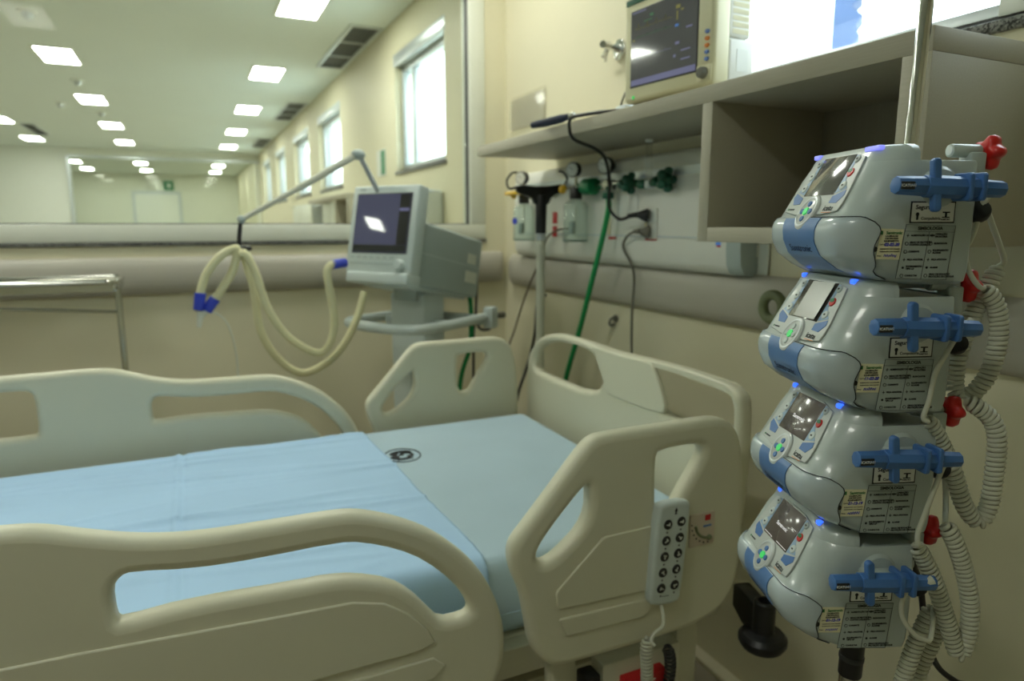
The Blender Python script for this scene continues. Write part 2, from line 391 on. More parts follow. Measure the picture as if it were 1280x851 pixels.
# hall signs, far bay fittings
t = thing('exit_sign', 'small green sign above the far white door', 'sign', (-.42,21.94,2.44))
G().box((-.13,0,-.13),(.13,.03,.13),.004).out('board', 'exitg', t); G().box((-.03,-.004,-.06),(.05,0,.06)).out('symbol', 'white', t, 0)
t = thing('notice_board', 'pale grey sign left of the green sign above the far door', 'sign', (-.80,21.94,2.42))
G().box((-.17,0,-.12),(.17,.03,.12),.004).out('board', 'sill', t)
t = thing('wall_notice', 'small green and white notice on the wall beyond the partition', 'sign', (XW-.006,5.38,1.83))
G().box((0,-.13,-.1),(.006,.13,.1)).out('board', 'paper', t, 0); G().box((-.002,-.12,-.09),(0,.0,.09)).out('green_field', 'exitg', t, 0)
t = thing('paper_dispenser', 'pale grey wall dispenser behind the ventilator, beyond the glass', 'dispenser', (XW,4.08,1.34))
G().box((-.12,-.13,0),(0,.13,.225),.02,3).out('housing', 'alu', t); G().box((-.124,-.06,.02),(-.118,.06,.05),.004).out('slot', 'dgrey', t)
for y0, ln, lb in ((5.62, .68, 'short pale grey wall cupboard in the next bay, nearest behind the ventilator screen'), (6.88, 1.30, 'long pale grey wall cupboard in the next bay, left of the ventilator screen')):
    t = thing('wall_cupboard', lb, 'cupboard', (1.10,y0,1.27))
    G().box((0,0,0),(.30,ln,.29),.004).out('case', 'alu', t)
    for k in range(2): G().box((-.012,.01+k*ln/2,.01),(0,ln/2-.01+k*ln/2,.28),.003).out('door', 'sill', t)
# ------------------------------------------------------------------ wall shelf with open cabinet
def shelf_unit(label, y0=.724, y1=2.554, dz=0.):
    X0 = 1.047; t = thing('wall_shelf', label, 'shelf', (X0,y0,1.622+dz)); d = XW-X0
    G().box((0,0,0),(d,y1-y0,.037),.0015).out('top_board', 'lam', t)
    G().box((0,0,-.30),(d,.05,0),.0015).out('side_panel', 'lam', t)
    G().box((0,.488,-.30),(d,.52,0),.0015).out('side_panel', 'lam', t)
    G().box((0,.05,-.30),(d,.488,-.268),.0015).out('bottom_board', 'lam', t)
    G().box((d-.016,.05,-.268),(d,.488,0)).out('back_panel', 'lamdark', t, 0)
    return t
shelf_unit('beige wall shelf with an open box cabinet, behind the pump stack')
shelf_unit('beige wall shelf in the next bay, seen through the glass', 5.0, 6.8, -.075)
# ------------------------------------------------------------------ patient monitor on the shelf
def R2(a): return math.radians(a)
az = math.radians(174.4); mt = thing('patient_monitor', 'cream patient monitor with dark screen standing on the beige shelf', 'monitor', (1.066,1.583,1.659))
MX = Vector((math.sin(az), math.cos(az), 0)); mf = frame((0,0,.013), MX, (-MX.y*-.014, MX.x*-.014, 1))    # x right along face, y up, z out of the screen
def mbox(g, lo, hi, bev=0., seg=2): return g.box(lo, hi, bev, seg, mf)
mbox(G(), (0,0,-.055),(.311,.27,0),.012,3).out('bezel', 'mon', mt)
mbox(G(), (.012,-.0,-.135),(.3095,.108,-.05),.008,3).out('lower_case', 'monw', mt)
mbox(G(), (.02,.11,-.125),(.307,.265,-.05),.008,3).out('rear_case', 'monw', mt)
g = G()
for a in range(9):
    for c_ in range(10): mbox(g, (.3065,.118+c_*.0145,-.066-a*.0060),(.3085,.128+c_*.0145,-.0625-a*.0060))
g.out('vent_slots', 'mon', mt, 0, kind='stuff')
mbox(G(), (.309,.036,-.112),(.3103,.085,-.076)).out('rating_label', 'paper', mt, 0)
mbox(G(), (.028,.036,-.002),(.263,.222,.0012),.001).out('screen_surround', 'black', mt)
s = mbox(G(), (.031,.039,0),(.260,.219,.002)).out('screen', 'scrm', mt, 0)
def mtx(px, py, z=.0022): return mf @ T((px,py,z))
mbox(G(), (.033,.040,.0018),(.258,.054,.0024)).out('menu_strip', 'bar', s, 0)
for k, (x0, y0, w, h, m) in enumerate(((.035,.214,.05,.003,'bar'),(.10,.196,.012,.006,'egrn'),(.078,.188,.03,.002,'egrn'),(.19,.19,.014,.008,'eyel'),(.193,.165,.004,.02,'eyel'),(.207,.183,.008,.004,'eyel'),(.188,.15,.012,.006,'eblu'),(.038,.148,.006,.004,'eyel'),(.038,.12,.005,.003,'eblu'),(.225,.14,.02,.004,'bar'),(.19,.11,.014,.006,'bar'),(.21,.092,.03,.003,'bar'),(.185,.082,.008,.006,'bar'),(.21,.072,.03,.003,'bar'),(.235,.2,.012,.006,'eyel'),(.2,.21,.01,.005,'egrn'))):
    mbox(G(), (x0,y0,.0018),(x0+w,y0+h,.0024)).out('reading', m, s, 0)
for k, (y, m) in enumerate(((.175,'eyel'),(.155,'egrn'),(.105,'bar'))):
    g = G(); pts = []
    for i in range(50):
        x = .045+i*.0027; ph = i % 12
        pts.append(mf @ Vector((x, y+(.012 if ph == 5 else -.003 if ph == 6 else .003 if ph in (2,9) else 0)*(1 if k == 0 else .35), .0024)))
    g.tube(pts, .0004, 4).out('trace', m, s, 0)
for y, m in ((.118,'bbutton'),(.103,'orange'),(.088,'orange'),(.074,'bbutton'),(.059,'bbutton')):
    g = G(); g.ring([(0,.0035),(.0055,.003),(.0065,0),(0,0)], mf @ T((.291,y,0)) @ Matrix.Diagonal((1.1,.75,1,1)), 16); g.out('button', m, mt)
G().ring([(0,.016),(.010,.0155),(.0125,.012),(.0135,0),(0,0)], mf @ T((.284,.030,0)), 24).out('knob', 'cordg', mt)
mbox(G(), (.262,.010,-.002),(.306,.047,.002),.002).out('knob_plate', 'mon', mt)
G().ring([(0,.002),(.004,.0018),(.005,0),(0,0)], mf @ T((.04,.012,0)), 12).out('power_led', 'gled', mt)
mbox(G(), (.008,.238,-.001),(.12,.252,.0015),.001).out('title_stripe', 'dgreen', mt)
for x in (.03,.28): mbox(G(), (x-.015,-.013,-.09),(x+.015,.0,-.02),.003).out('foot', 'rubber', mt)
# ------------------------------------------------------------------ head wall medical gas panel
gp = thing('medical_gas_panel', 'long white medical gas and socket panel under the shelf', 'panel', (XW,1.43,1.22))
L_ = 1.40; pr = [(0,.012),(-.03,.0),(-.055,.006),(-.068,.03),(-.072,.07),(-.072,.30),(-.066,.345),(-.05,.36),(0,.36)]
rows = [[(p[0]*k, u, .18+(p[1]-.18)*(.93+.07*k)) for p in pr] for u, k in ((.025,1),(L_-.03,1),(L_-.012,.92),(L_,.6))]
G().quadstrip(rows, True).out('housing', 'monw', gp, 50)
G().quadstrip([[(p[0]*k, u, p[1]) for p in pr] for u, k in ((-.03,1.02),(.025,1.02))], True).out('end_cap', 'ventg', gp, 50)
G().box((-.0745,.06,.10),(-.0715,L_-.06,.105)).out('seam_line', 'alu', gp, 0)
G().box((-.0745,.06,.285),(-.0715,L_-.06,.31)).out('label_strip', 'alu', gp, 0)
for y in (1.30,1.02,.80,.58,.34):
    o = G().cyl((-.072,y-.02,.265),(-.086,y-.02,.265),.022,.020,20,.003).out('gas_outlet', 'sill', gp)
    G().cyl((-.086,y-.02,.265),(-.089,y-.02,.265),.010,.010,14).out('valve', 'dgrey', o)
G().box((-.0745,.44,.17),(-.0715,.56,.235),.001).out('data_plate', 'paper', gp)
for (y0, z0, w, h) in ((1.0,.144,.035,.045),(1.0,.092,.035,.042),(.585,.090,.045,.008),(.365,.090,.055,.010)):
    G().box((-.075,y0-w/2,z0),(-.0715,y0+w/2,z0+h),.0008).out('red_tag', 'redl', gp)
for y0 in (.60,.385): G().box((-.0745,y0,.102),(-.0715,y0+.014,.17)).out('ivory_tag', 'mon', gp, 0)
for (y, z) in ((.36,.168),(.36,.118),(.86,.168),(.86,.112)):
    o = G().box((-.077,y-.026,z-.024),(-.0715,y+.026,z+.024),.003).out('socket', 'white', gp)
G().box((-.0745,.048,.083),(-.072,.066,.092)).out('emblem', 'eblu', gp, 0)
G().box((-.0745,.048,.078),(-.072,.062,.083)).out('emblem_stripe', 'redl', gp, 0)
G().box((-.02,.16,-.022),(-.005,.26,-.012),.002).out('rail_clip', 'white', gp)
fp = copy_tree(gp); fp.location = (XW,5.7,1.16); fp['label'] = 'white medical gas panel in the next bay, under the farther shelf'
# suction jars, oxygen outlet, flowmeter: each hangs on the panel
def gauge(par, y, z, x, r=.024):
    o = G().cyl((x,y-.004,z),(x,y+.026,z),r,r,22,.003).out('gauge', 'black', par)    # faces across the wall, towards the room's far end
    return o
def gauge2(par, c, d, r=.026):
    d = Vector(d).normalized(); c = Vector(c)
    o = G().cyl(c-d*.028, c, r, r, 24, .004).out('gauge', 'black', par)
    G().cyl(c, c+d*.001, r*.86, r*.86, 24).out('dial', 'paper', o)
    s = d.cross(Vector((0,0,1))).normalized(); q = c+d*.0015
    G().tube([q-s*.004, q+s*.012+Vector((0,0,.010))], .0008, 5).out('needle', 'ink', o)
    n = G()
    for k in range(9):
        a = R2(220-k*32.5); p = c+d*.0014+s*math.cos(a)*r*.72+Vector((0,0,math.sin(a)*r*.72)); n.ball(p, .0012, n=6)
    n.out('ticks', 'ink', o, kind='stuff')
GD = (-.86,-.50,-.05)
def suction(y, zb, label, big):
    x = 1.275; t = thing('suction_jar', label, 'jar', (x,y,zb), 0, 'glass suction jars'); r = .045 if not big else .046; h = .15
    G().ring([(0,0),(r-.006,0),(r,.007),(r,h-.018),(r-.008,h-.006),(.021,h+.002),(.020,h+.014),(.017,h+.014),(.018,h-.001),(r-.011,h-.010),(r-.003,h-.02),(r-.003,.009),(r-.008,.004),(0,.004)], None, 28).out('glass_bottle', 'jar', t)
    G().ring([(r-.003,.004),(r+.0004,.004),(r+.0004,.007),(r-.003,.007)], None, 28).out('base_ring', 'dgreen', t)
    l = G().ring([(0,h+.044),(.020,h+.044),(.022,h+.040),(.023,h+.004),(0,h+.004)], None, 24).out('lid', 'black', t)
    for k in range(16): pass
    G().tube([(0,0,h+.01),(0,0,.035)], .003, 8).out('dip_tube', 'clear', t)
    G().box((r-.03,-.008,.030),(r-.006,.008,.075),.002, mtx=Matrix.Rotation(R2(215),4,'Z')).out('level_label', 'ventg', t)
    G().cyl((0,0,h+.05),(0,0,h+.085),.006).cyl((0,0,h+.055),(.052,0,h+.055),.006).out('vacuum_fitting', 'steel', t)
    gauge2(t, (-.012,.010,h+.108), GD, .027)
    G().ring([(0,.018),(.012,.017),(.016,.010),(.016,0),(0,0)], T((-.02,.045 if not big else .05,h+.04)) @ Matrix.Rotation(R2(-90),4,'Y'), 8).out('yellow_knob', 'yellow', t)
    G().tube([(-.02,.045 if not big else .05,h+.04),(0,.01,h+.05)], .004).out('valve_stem', 'steel', t)
    return t
sj = suction(2.605,1.292,'glass suction jar with black lid, left of the black T handle',False)
G().cyl((-.043,-.004,.082),(-.0465,-.005,.082),.014,.014,18).out('round_sticker', 'hblue', sj)
G().box((-.06,-.085,.188),(-.02,.07,.203),.004).out('yellow_bracket', 'yellow', sj)
suction(2.180,1.296,'glass suction jar with black lid, right of the black T handle',True)
ox = thing('oxygen_regulator', 'green oxygen regulator with black gauge in the middle of the gas panel', 'regulator', (1.30,2.0,1.495))
G().cyl((.02,.0,0),(-.02,.0,0),.014).cyl((0,-.09,0),(0,.10,0),.008,.008,14).cyl((0,.02,-.016),(0,.09,-.016),.004).out('body', 'steel', ox)
G().cyl((-.005,.085,-.004),(-.005,.155,-.002),.031,.029,10,.005).out('green_filter', 'green', ox)
gauge2(ox, (-.01,.02,.062), GD, .029)
G().cyl((0,.005,.0),(0,.005,.05),.006).out('stem', 'steel', ox)
G().cyl((-.005,0,-.05),(-.005,0,-.028),.020,.020,14,.003).cyl((-.005,0,-.03),(-.005,0,.0),.006).out('hose_nut', 'dgreen', ox)
g = G().cyl((-.005,-.07,-.006),(-.005,-.105,-.004),.014,.020,12,.003)
for k in range(5):
    a = 2*PI*k/5; g.ball((-.005+.020*math.cos(a),-.125,-.004+.024*math.sin(a)), .013, (1,1.2,1), 10)
g.ball((-.005,-.122,-.004),.02,n=12).out('green_knob', 'dgreen', ox)
fm = thing('flowmeter', 'clear upright flowmeter tube with green knob, right on the gas panel', 'flowmeter', (1.30,1.778,1.49))
G().cyl((0,0,0),(0,.006,.125),.011,.011,18,.002).out('flow_tube', 'acr', fm); G().cyl((0,0,-.02),(0,0,.005),.014,.014,16,.002).cyl((.02,0,-.01),(0,0,-.01),.008).out('base', 'alu', fm)
G().cyl((0,.006,.118),(0,.006,.128),.013,.013,14,.002).out('cap', 'white', fm)
G().cyl((0,.012,-.006),(0,.05,-.006),.016,.014,10,.003).out('green_nut', 'dgreen', fm)
g = G().cyl((0,-.012,-.004),(0,-.05,0),.012,.018,10,.003)
for k in range(5):
    a = 2*PI*k/5; g.ball((.021*math.cos(a),-.085,.002+.025*math.sin(a)), .014, (1,1.3,1), 10)
g.ball((0,-.08,.002),.021,(1,1.3,1),12).out('green_knob', 'dgreen', fm)
# ------------------------------------------------------------------ cables and hoses on the head wall
def cable(name, pts, r, m, label, cat='cable', n=8, sub=8):
    o = G().tube(catmull(pts, sub), r, n).out(name, m, None, 60); return tag(o, label, cat)
cable('gas_hose', [(1.296,1.999,1.448),(1.292,1.991,1.408),(1.285,2.016,1.306),(1.285,2.088,1.134),(1.30,2.177,.977),(1.30,2.275,.773),(1.30,2.324,.60),(1.30,2.36,.30)], .010, 'hoseg', 'bright green gas hose hanging from the oxygen regulator to behind the bed', 'hose')
pc = thing('power_cable', 'black monitor cable looping over the shelf edge to a black plug', 'cable', (1.3,1.8,1.39))
def local(o, pts): return [Vector(p)-Vector(o.location) for p in pts]
G().tube(catmull(local(pc, [(1.10,1.62,1.666),(1.06,1.68,1.667),(1.043,1.745,1.668),(1.034,1.801,1.666),(1.034,1.812,1.640),(1.05,1.812,1.608),(1.14,1.833,1.585),(1.2,1.871,1.558),(1.25,1.922,1.488),(1.265,1.945,1.417),(1.275,1.902,1.378),(1.285,1.849,1.385),(1.30,1.807,1.39)]), 10), .0055, 8).out('cord', 'black', pc, 60)
G().cyl((.016,.0,-.002),(-.012,.02,0),.022,.010,14,.004).cyl((-.012,.02,0),(-.03,.045,-.003),.009,.006,12).out('plug', 'black', pc)
pg = thing('power_cable', 'thin grey cable hanging from the grey plug below the black plug', 'cable', (1.31,1.80,1.338))
G().tube(catmull(local(pg, [(1.30,1.825,1.337),(1.30,1.86,1.334),(1.31,1.91,1.315),(1.32,1.936,1.28),(1.335,1.895,1.202),(1.335,1.898,1.067),(1.345,1.905,.929),(1.36,1.9,.846),(1.37,1.88,.5),(1.37,1.86,.1)]), 8), .0045, 8).out('cord', 'cordg', pg, 60)
G().cyl((.010,-.004,-.002),(-.012,.014,0),.023,.011,14,.004).cyl((-.012,.014,0),(-.02,.035,0),.010,.006,12).out('plug', 'cordg', pg)
cable('wall_cable', [(1.322,2.30,1.345),(1.30,2.36,1.338),(1.305,2.46,1.303),(1.32,2.528,1.229),(1.33,2.676,1.083),(1.345,2.841,.883),(1.35,2.95,.70),(1.355,2.96,.3)], .004, 'cordb', 'thin brown cord curving down from behind the right suction jar')
cable('wall_cable', [(1.335,2.52,1.07),(1.287,2.5,1.034),(1.273,2.5,.9),(1.237,2.5,.767),(1.19,2.48,.672),(1.17,2.46,.585),(1.17,2.42,.3)], .006, 'black', 'black cord curving down behind the bed headboard beside the cream pole')
# black blood pressure cuff roll lying on shelf, acrylic holder, chrome mount, switch, hook
t = thing('cuff_bulb', 'dark blue handle lying on the left end of the shelf', 'cuff', (1.06,1.90,1.659))
G().tube([(-.045,.115,.012),(-.03,.06,.013),(-.015,-.02,.016),(-.01,-.05,.018)], [.010,.013,.013,.009], 12).out('grip', 'navy', t, 60)
G().tube([(-.01,-.05,.018),(-.012,-.075,.018),(-.012,-.09,.008)], .005).ball((-.012,-.082,.018),.010,n=10).out('connector', 'steel', t)
t = thing('cable_coil', 'thin grey cable loop standing on the shelf left of the monitor', 'cable', (1.17,1.66,1.659))
G().tube(catmull([(-.02,.07,.004),(-.01,.075,.04),(0,.05,.09),(.01,0,.105),(.03,-.06,.10)], 8), .0035, 8).out('cord', 'cordg', t, 60)
G().box((-.06,-.02,0),(-.02,.03,.028),.006).out('plug_end', 'alu', t)
t = thing('document_holder', 'clear acrylic document holder on the wall above the shelf', 'holder', (XW,2.82,1.80))
G().box((-.012,-.165,-.01),(-.009,.165,.12)).box((-.012,-.165,-.013),(0,.165,-.01)).box((-.012,-.168,-.01),(0,-.165,.12)).box((-.012,.165,-.01),(0,.168,.12)).box((-.003,-.165,-.01),(0,.165,.135)).out('pocket', 'acr', t, 0)
t = thing('wall_bracket', 'chrome wall bracket left of the patient monitor', 'bracket', (XW,2.10,1.955))
G().cyl((0,0,0),(-.012,0,0),.035,.035,20,.003).tube([(-.012,0,0),(-.05,-.01,.004),(-.10,-.04,0)], .012).out('arm', 'chrome', t)
G().tube([(-.03,.03,.025),(-.06,-.01,.0),(-.085,-.02,-.035)], .008).tube([(-.03,.05,-.03),(-.05,.01,0)], .006).out('clamp_lever', 'chrome', t)
t = thing('light_switch', 'white light switch plate on the wall under the cabinet', 'switch', (XW,1.41,1.285))
G().box((-.010,-.045,-.06),(0,.045,.06),.004).out('plate', 'white', t); G().box((-.016,-.012,-.012),(-.009,.012,.022),.002).out('rocker', 'sill', t)
t = thing('wall_hook', 'small steel hook on the wall above the headboard', 'hook', (XW,2.09,1.02))
G().cyl((0,0,0),(-.004,0,0),.014,.014,14).tube(catmull([(0,0,.005),(-.02,0,.0),(-.028,0,-.016),(-.018,0,-.026),(-.006,0,-.02)],6), .005).out('hook', 'cordg', t)
t = thing('hose_ring', 'olive plastic ring on the bumper rail behind the pumps', 'ring', (1.34,1.27,1.154))
g = G(); tt = [(.032*math.cos(2*PI*k/24), .032*math.sin(2*PI*k/24)) for k in range(25)]
g.tube([(-.02,a,b_) for a, b_ in tt], .013, 10).out('ring', 'olive', t, 60)
# ------------------------------------------------------------------ pole with T handle behind the headboard
t = thing('drip_stand', 'cream pole with black T shaped hook handle between headboard and wall', 'stand', (1.222,2.35,0))
G().cyl((0,0,.06),(0,0,1.32),.017,.017,20).out('pole', 'cord', t)
G().cyl((0,0,1.30),(0,0,1.335),.0195,.0195,18,.002).out('collar', 'alu', t)
g = G().cyl((0,0,1.325),(0,0,1.47),.021,.023,18,.003)
g.out('grip', 'black', t)
pl = plate(chaikin([(-.10,1.478),(-.10,1.508),(.0,1.500),(.10,1.514),(.10,1.486),(.04,1.468),(.024,1.43),(-.024,1.43),(-.04,1.462)],1), [], .03, .004)
G().mesh(pl, Matrix.Rotation(R2(-8),4,'Z') @ face_y(0)).out('crossbar', 'black', t)
G().tube(catmull([(-.09,.012,1.50),(-.125,.016,1.492),(-.135,.018,1.52),(-.115,.016,1.548),(-.095,.014,1.552)],6), .004).out('hook', 'dgrey', t, 60)
G().tube(catmull([(.09,-.012,1.505),(.105,-.014,1.53),(.09,-.012,1.555),(.07,-.01,1.56)],6), .004).out('hook', 'dgrey', t, 60)
G().ring([(0,0),(.16,0),(.16,.015),(.03,.05),(.02,.08),(0,.08)], None, 32).out('base', 'bedm', t)
# ------------------------------------------------------------------ ventilator
vt = thing('ventilator', 'pale grey breathing ventilator on a column cart in the corner behind the bed', 'ventilator', (.80,2.56,0))
a_, t_ = math.radians(238), math.radians(12)
vn = Vector((math.sin(a_)*math.cos(t_), math.cos(a_)*math.cos(t_), math.sin(t_))); vx = Vector((-vn.y, vn.x, 0)).normalized(); vy = vn.cross(vx)
vf = T(-Vector(vt.location)) @ frame((.647,2.51,1.363), vx, vy)
def vbox(g, lo, hi, bev=0., seg=2): return g.box(lo, hi, bev, seg, vf)
vbox(G(), (-.165,-.183,-.055),(.165,.143,.002),.010,3).out('display_head', 'vent', vt)
vbox(G(), (-.150,-.215,-.44),(.150,.022,-.05),.014,3).out('main_case', 'ventg', vt)
vbox(G(), (-.12,-.228,-.40),(.12,-.212,-.06),.005).out('base_plate', 'vent', vt)
vbox(G(), (-.14,-.222,-.06),(.165,-.180,.018),.008,3).out('front_lip', 'vent', vt)
vbox(G(), (-.137,-.111,.0),(.137,.113,.004),.002).out('screen_surround', 'dgrey', vt)
s = vbox(G(), (-.133,-.107,.002),(.133,.109,.005)).out('screen', 'scrv', vt, 0)
vbox(G(), (.082,-.078,.0048),(.131,.107,.0054)).out('menu_column', 'black', s, 0)
vbox(G(), (.084,.045,.0052),(.129,.056,.0058)).out('menu_bar', 'bar', s, 0)
vbox(G(), (-.131,-.105,.0048),(.131,-.079,.0054)).out('status_strip', 'eblu' if False else 'scr', s, 0)
for k in range(7): vbox(G(), (-.14+k*.033,-.128,.0015),(-.118+k*.033,-.122,.0035),.001).out('key', 'ventg', vt)
vbox(G(), (-.14,-.150,.0015),(.08,-.143,.004),.001).out('label_strip', 'ventg', vt)
for k, w in enumerate((.03,)): vbox(G(), (-.128,.124,.0015),(-.128+w,.131,.0025)).out('logo_plate', 'ventg', vt, 0)
G().ring([(0,.022),(.016,.021),(.020,.016),(.021,0),(0,0)], vf @ T((.115,-.152,.002)), 24).out('knob', 'vent', vt)
vbox(G(), (.1495,-.085,-.40),(.1512,-.045,-.345)).out('rating_label', 'sill', vt, 0)
vbox(G(), (.1495,-.160,-.415),(.1512,-.115,-.34)).out('rating_label', 'sill', vt, 0)
vbox(G(), (.1495,-.095,-.43),(.1505,-.092,-.07)).out('seam', 'vent', vt, 0)
cf = Matrix.Rotation(R2(238+180)*-1,4,'Z')       # cart frame: +y is away from the screen side
cf = frame((-.02,.0,0), (vx.x,vx.y,0), (0,0,1))   # x right of face, y up, z towards the front
def cbox(g, lo, hi, bev=0., seg=2): return g.box(lo, hi, bev, seg, cf)
cbox(G(), (-.085,.22,-.08),(.085,1.10,.05),.012,3).out('column', 'vent', vt)
cbox(G(), (-.06,1.07,-.16),(.06,1.145,.06),.01).out('tilt_mount', 'ventg', vt)
cbox(G(), (.02,.25,.045),(.055,.9,.062),.006).out('column_rib', 'ventg', vt)
hb = [(-.17,.985,-.20),(-.21,.985,-.10),(-.22,.985,.05),(-.21,.985,.15),(-.10,.985,.19),(0,.985,.20),(.10,.985,.19),(.16,.985,.15),(.17,.985,.05),(.17,.985,-.10),(.16,.985,-.24)]
G().tube([cf @ p for p in catmull(hb, 6)], .020, 12).out('push_handle', 'vent', vt, 60)
cbox(G(), (-.16,.965,-.03),(.16,1.0,.0),.006).out('handle_bracket', 'ventg', vt)
cbox(G(), (-.17,.96,-.22),(.18,1.0,-.19),.006).out('rear_rail', 'ventg', vt)
cbox(G(), (.15,.94,-.29),(.20,1.03,-.24),.012).out('rail_clamp', 'vent', vt)
G().cyl(cf @ Vector((.175,.99,-.28)), cf @ Vector((.175,.985,-.36)), .012,.014,12,.002).out('rail_knob', 'cordg', vt)
cbox(G(), (-.10,.12,-.12),(.10,.24,.10),.02).out('foot_block', 'ventg', vt)
for sx in (-1,1):
    for sz in (-1,1):
        l = G().tube([cf @ Vector((sx*.06,.17,sz*.06)), cf @ Vector((sx*.24,.11,sz*.27))], [.03,.022], 10).out('leg', 'vent', vt, 60)
        G().cyl(cf @ Vector((sx*.24-.012,.04,sz*.27)), cf @ Vector((sx*.24+.012,.04,sz*.27)), .04,.04,18,.004).cyl(cf @ Vector((sx*.24,.04,sz*.27)), cf @ Vector((sx*.24,.11,sz*.27)), .01).out('castor', 'rubber', l)
cable('ventilator_hose', [(1.02,2.68,1.14),(1.043,2.64,1.05),(1.034,2.62,.865),(.986,2.62,.698),(.97,2.64,.3)], .010, 'hoseg', 'bright green hose hanging behind the ventilator column', 'hose')
attach(cable('ventilator_cord', [(1.09,2.68,1.12),(1.075,2.65,1.06),(1.061,2.62,.982),(1.078,2.62,.93),(1.122,2.62,.927),(1.133,2.62,.967),(1.09,2.625,.99),(1.057,2.63,.948),(1.048,2.62,.83),(1.05,2.63,.5)], .006, 'dgrey', 'dark power cord looped at the back of the ventilator'), vt)['label'] = 'dark looped power cord'
# support arm holding the breathing tubes
ar = thing('tube_arm', 'slim jointed support arm reaching left from the ventilator', 'arm', (.581,2.45,1.50))
def al(p): return Vector(p)-Vector(ar.location)
G().tube([al((.70,2.585,1.36)), al((.665,2.575,1.46)), al((.610,2.53,1.54)), al((.562,2.46,1.597))], .010, 10).out('upright', 'alu', ar, 60)
G().ball(al((.555,2.45,1.600)), .021, (1.2,.9,.9)).out('elbow', 'ventg', ar)
G().cyl(al((.545,2.45,1.597)), al((.35,2.45,1.482)), .0120,.0120,14).cyl(al((.36,2.45,1.488)), al((.164,2.45,1.378)), .009,.009,14).out('rod', 'cord', ar)
G().ball(al((.160,2.45,1.376)), .014).out('end_joint', 'ventg', ar)
o = G().tube([al((.158,2.45,1.37)), al((.150,2.44,1.32)), al((.147,2.435,1.285))], .007, 8).out('tube_clip', 'black', ar, 60)
G().box(al((.115,2.41,1.275)), al((.185,2.46,1.29)), .005).box(al((.16,2.42,1.25)), al((.178,2.44,1.278)),.004).out('clip_jaw', 'black', o)
def corrug(path, r, pitch=.0075):
    P = resample(catmull(path, 12), pitch/2); return P, [r if i % 2 else r*.86 for i in range(len(P))]
bt = thing('breathing_tubes', 'looped cream corrugated breathing tubes hanging from the support arm', 'tubes', (.15,2.43,1.28))
for pth in ([(.150,2.42,1.268),(.135,2.42,1.283),(.087,2.42,1.258),(.042,2.42,1.202),(.019,2.42,1.136)], [(.152,2.425,1.265),(.142,2.42,1.272),(.122,2.42,1.21),(.084,2.42,1.149),(.061,2.42,1.118)],
            [(.150,2.44,1.268),(.160,2.45,1.262),(.171,2.45,1.215),(.187,2.45,1.134),(.197,2.45,1.01),(.244,2.45,.909),(.321,2.45,.845),(.405,2.45,.867),(.478,2.45,.934),(.531,2.45,1.032),(.561,2.46,1.12)],
            [(.150,2.41,1.266),(.165,2.4,1.262),(.191,2.4,1.199),(.222,2.4,1.083),(.281,2.4,.984),(.371,2.4,.921),(.419,2.4,.946),(.439,2.4,1.03),(.427,2.4,1.142),(.422,2.4,1.205),(.447,2.41,1.227)]):
    P, R = corrug(local(bt, pth), .0145); G().tube(P, R, 12).out('hose', 'hose', bt, 60)
def bl(p): return Vector(p)-Vector(bt.location)
G().cyl(bl((.020,2.42,1.142)), bl((.012,2.42,1.086)), .0175,.0165,18,.002).out('blue_connector', 'hblue', bt)
G().cyl(bl((.063,2.42,1.122)), bl((.034,2.42,1.083)), .0175,.0165,18,.002).out('blue_connector', 'hblue', bt)
G().cyl(bl((.44,2.41,1.223)), bl((.492,2.43,1.228)), .0165,.0165,18,.002).out('blue_connector', 'hblue', bt)
G().tube([bl((.013,2.42,1.088)), bl((.016,2.42,1.068)), bl((.008,2.42,1.03))], [.010,.012,.007], 10).tube([bl((.034,2.42,1.083)), bl((.016,2.42,1.068))], .010, 10).out('wye_piece', 'clear', bt, 60)
G().tube(catmull([bl(p) for p in [(.045,2.42,1.078),(.067,2.42,1.07),(.096,2.42,1.034),(.115,2.42,.938),(.116,2.42,.80)]],6), .003, 6).out('sampling_line', 'clear', bt, 60)
# ------------------------------------------------------------------ steel table at the left
t = thing('instrument_table', 'stainless steel instrument table by the left wall behind the bed', 'table', (-.615,2.74,0))
G().box((-.40,-.13,1.140),(.385,.13,1.150),.003).out('tabletop', 'steel', t)
G().tube([(.385-.03,-.13,1.172),(-.40,-.13,1.172),(-.40,.13,1.172),(.355,.13,1.172),(.38,.115,1.172),(.385,.09,1.172),(.385,-.09,1.172),(.38,-.115,1.172),(.355,-.13,1.172)], .009, 10).out('rim', 'steel', t, 60)
G().box((-.40,-.134,1.142),(.375,-.130,1.172)).box((.385,-.10,1.142),(.389,.10,1.172)).out('lip', 'steel', t, 0)
for sx in (-1,1):
    l = G().cyl((sx*.375,.02,.05),(sx*.375,.02,1.145),.0105,.0105,14).out('leg', 'steel', t)
    G().tube([(sx*.375,-.16,.05),(sx*.375,.16,.05)], .012, 10).out('foot_bar', 'steel', l)
    for sy in (-1,1): G().cyl((sx*.375-.01,sy*.16,.024),(sx*.375+.01,sy*.16,.024),.024,.024,16,.003).out('castor', 'rubber', l)
G().cyl((-.375,.02,1.115),(.375,.02,1.055),.006,.006,10).out('brace', 'steel', t)
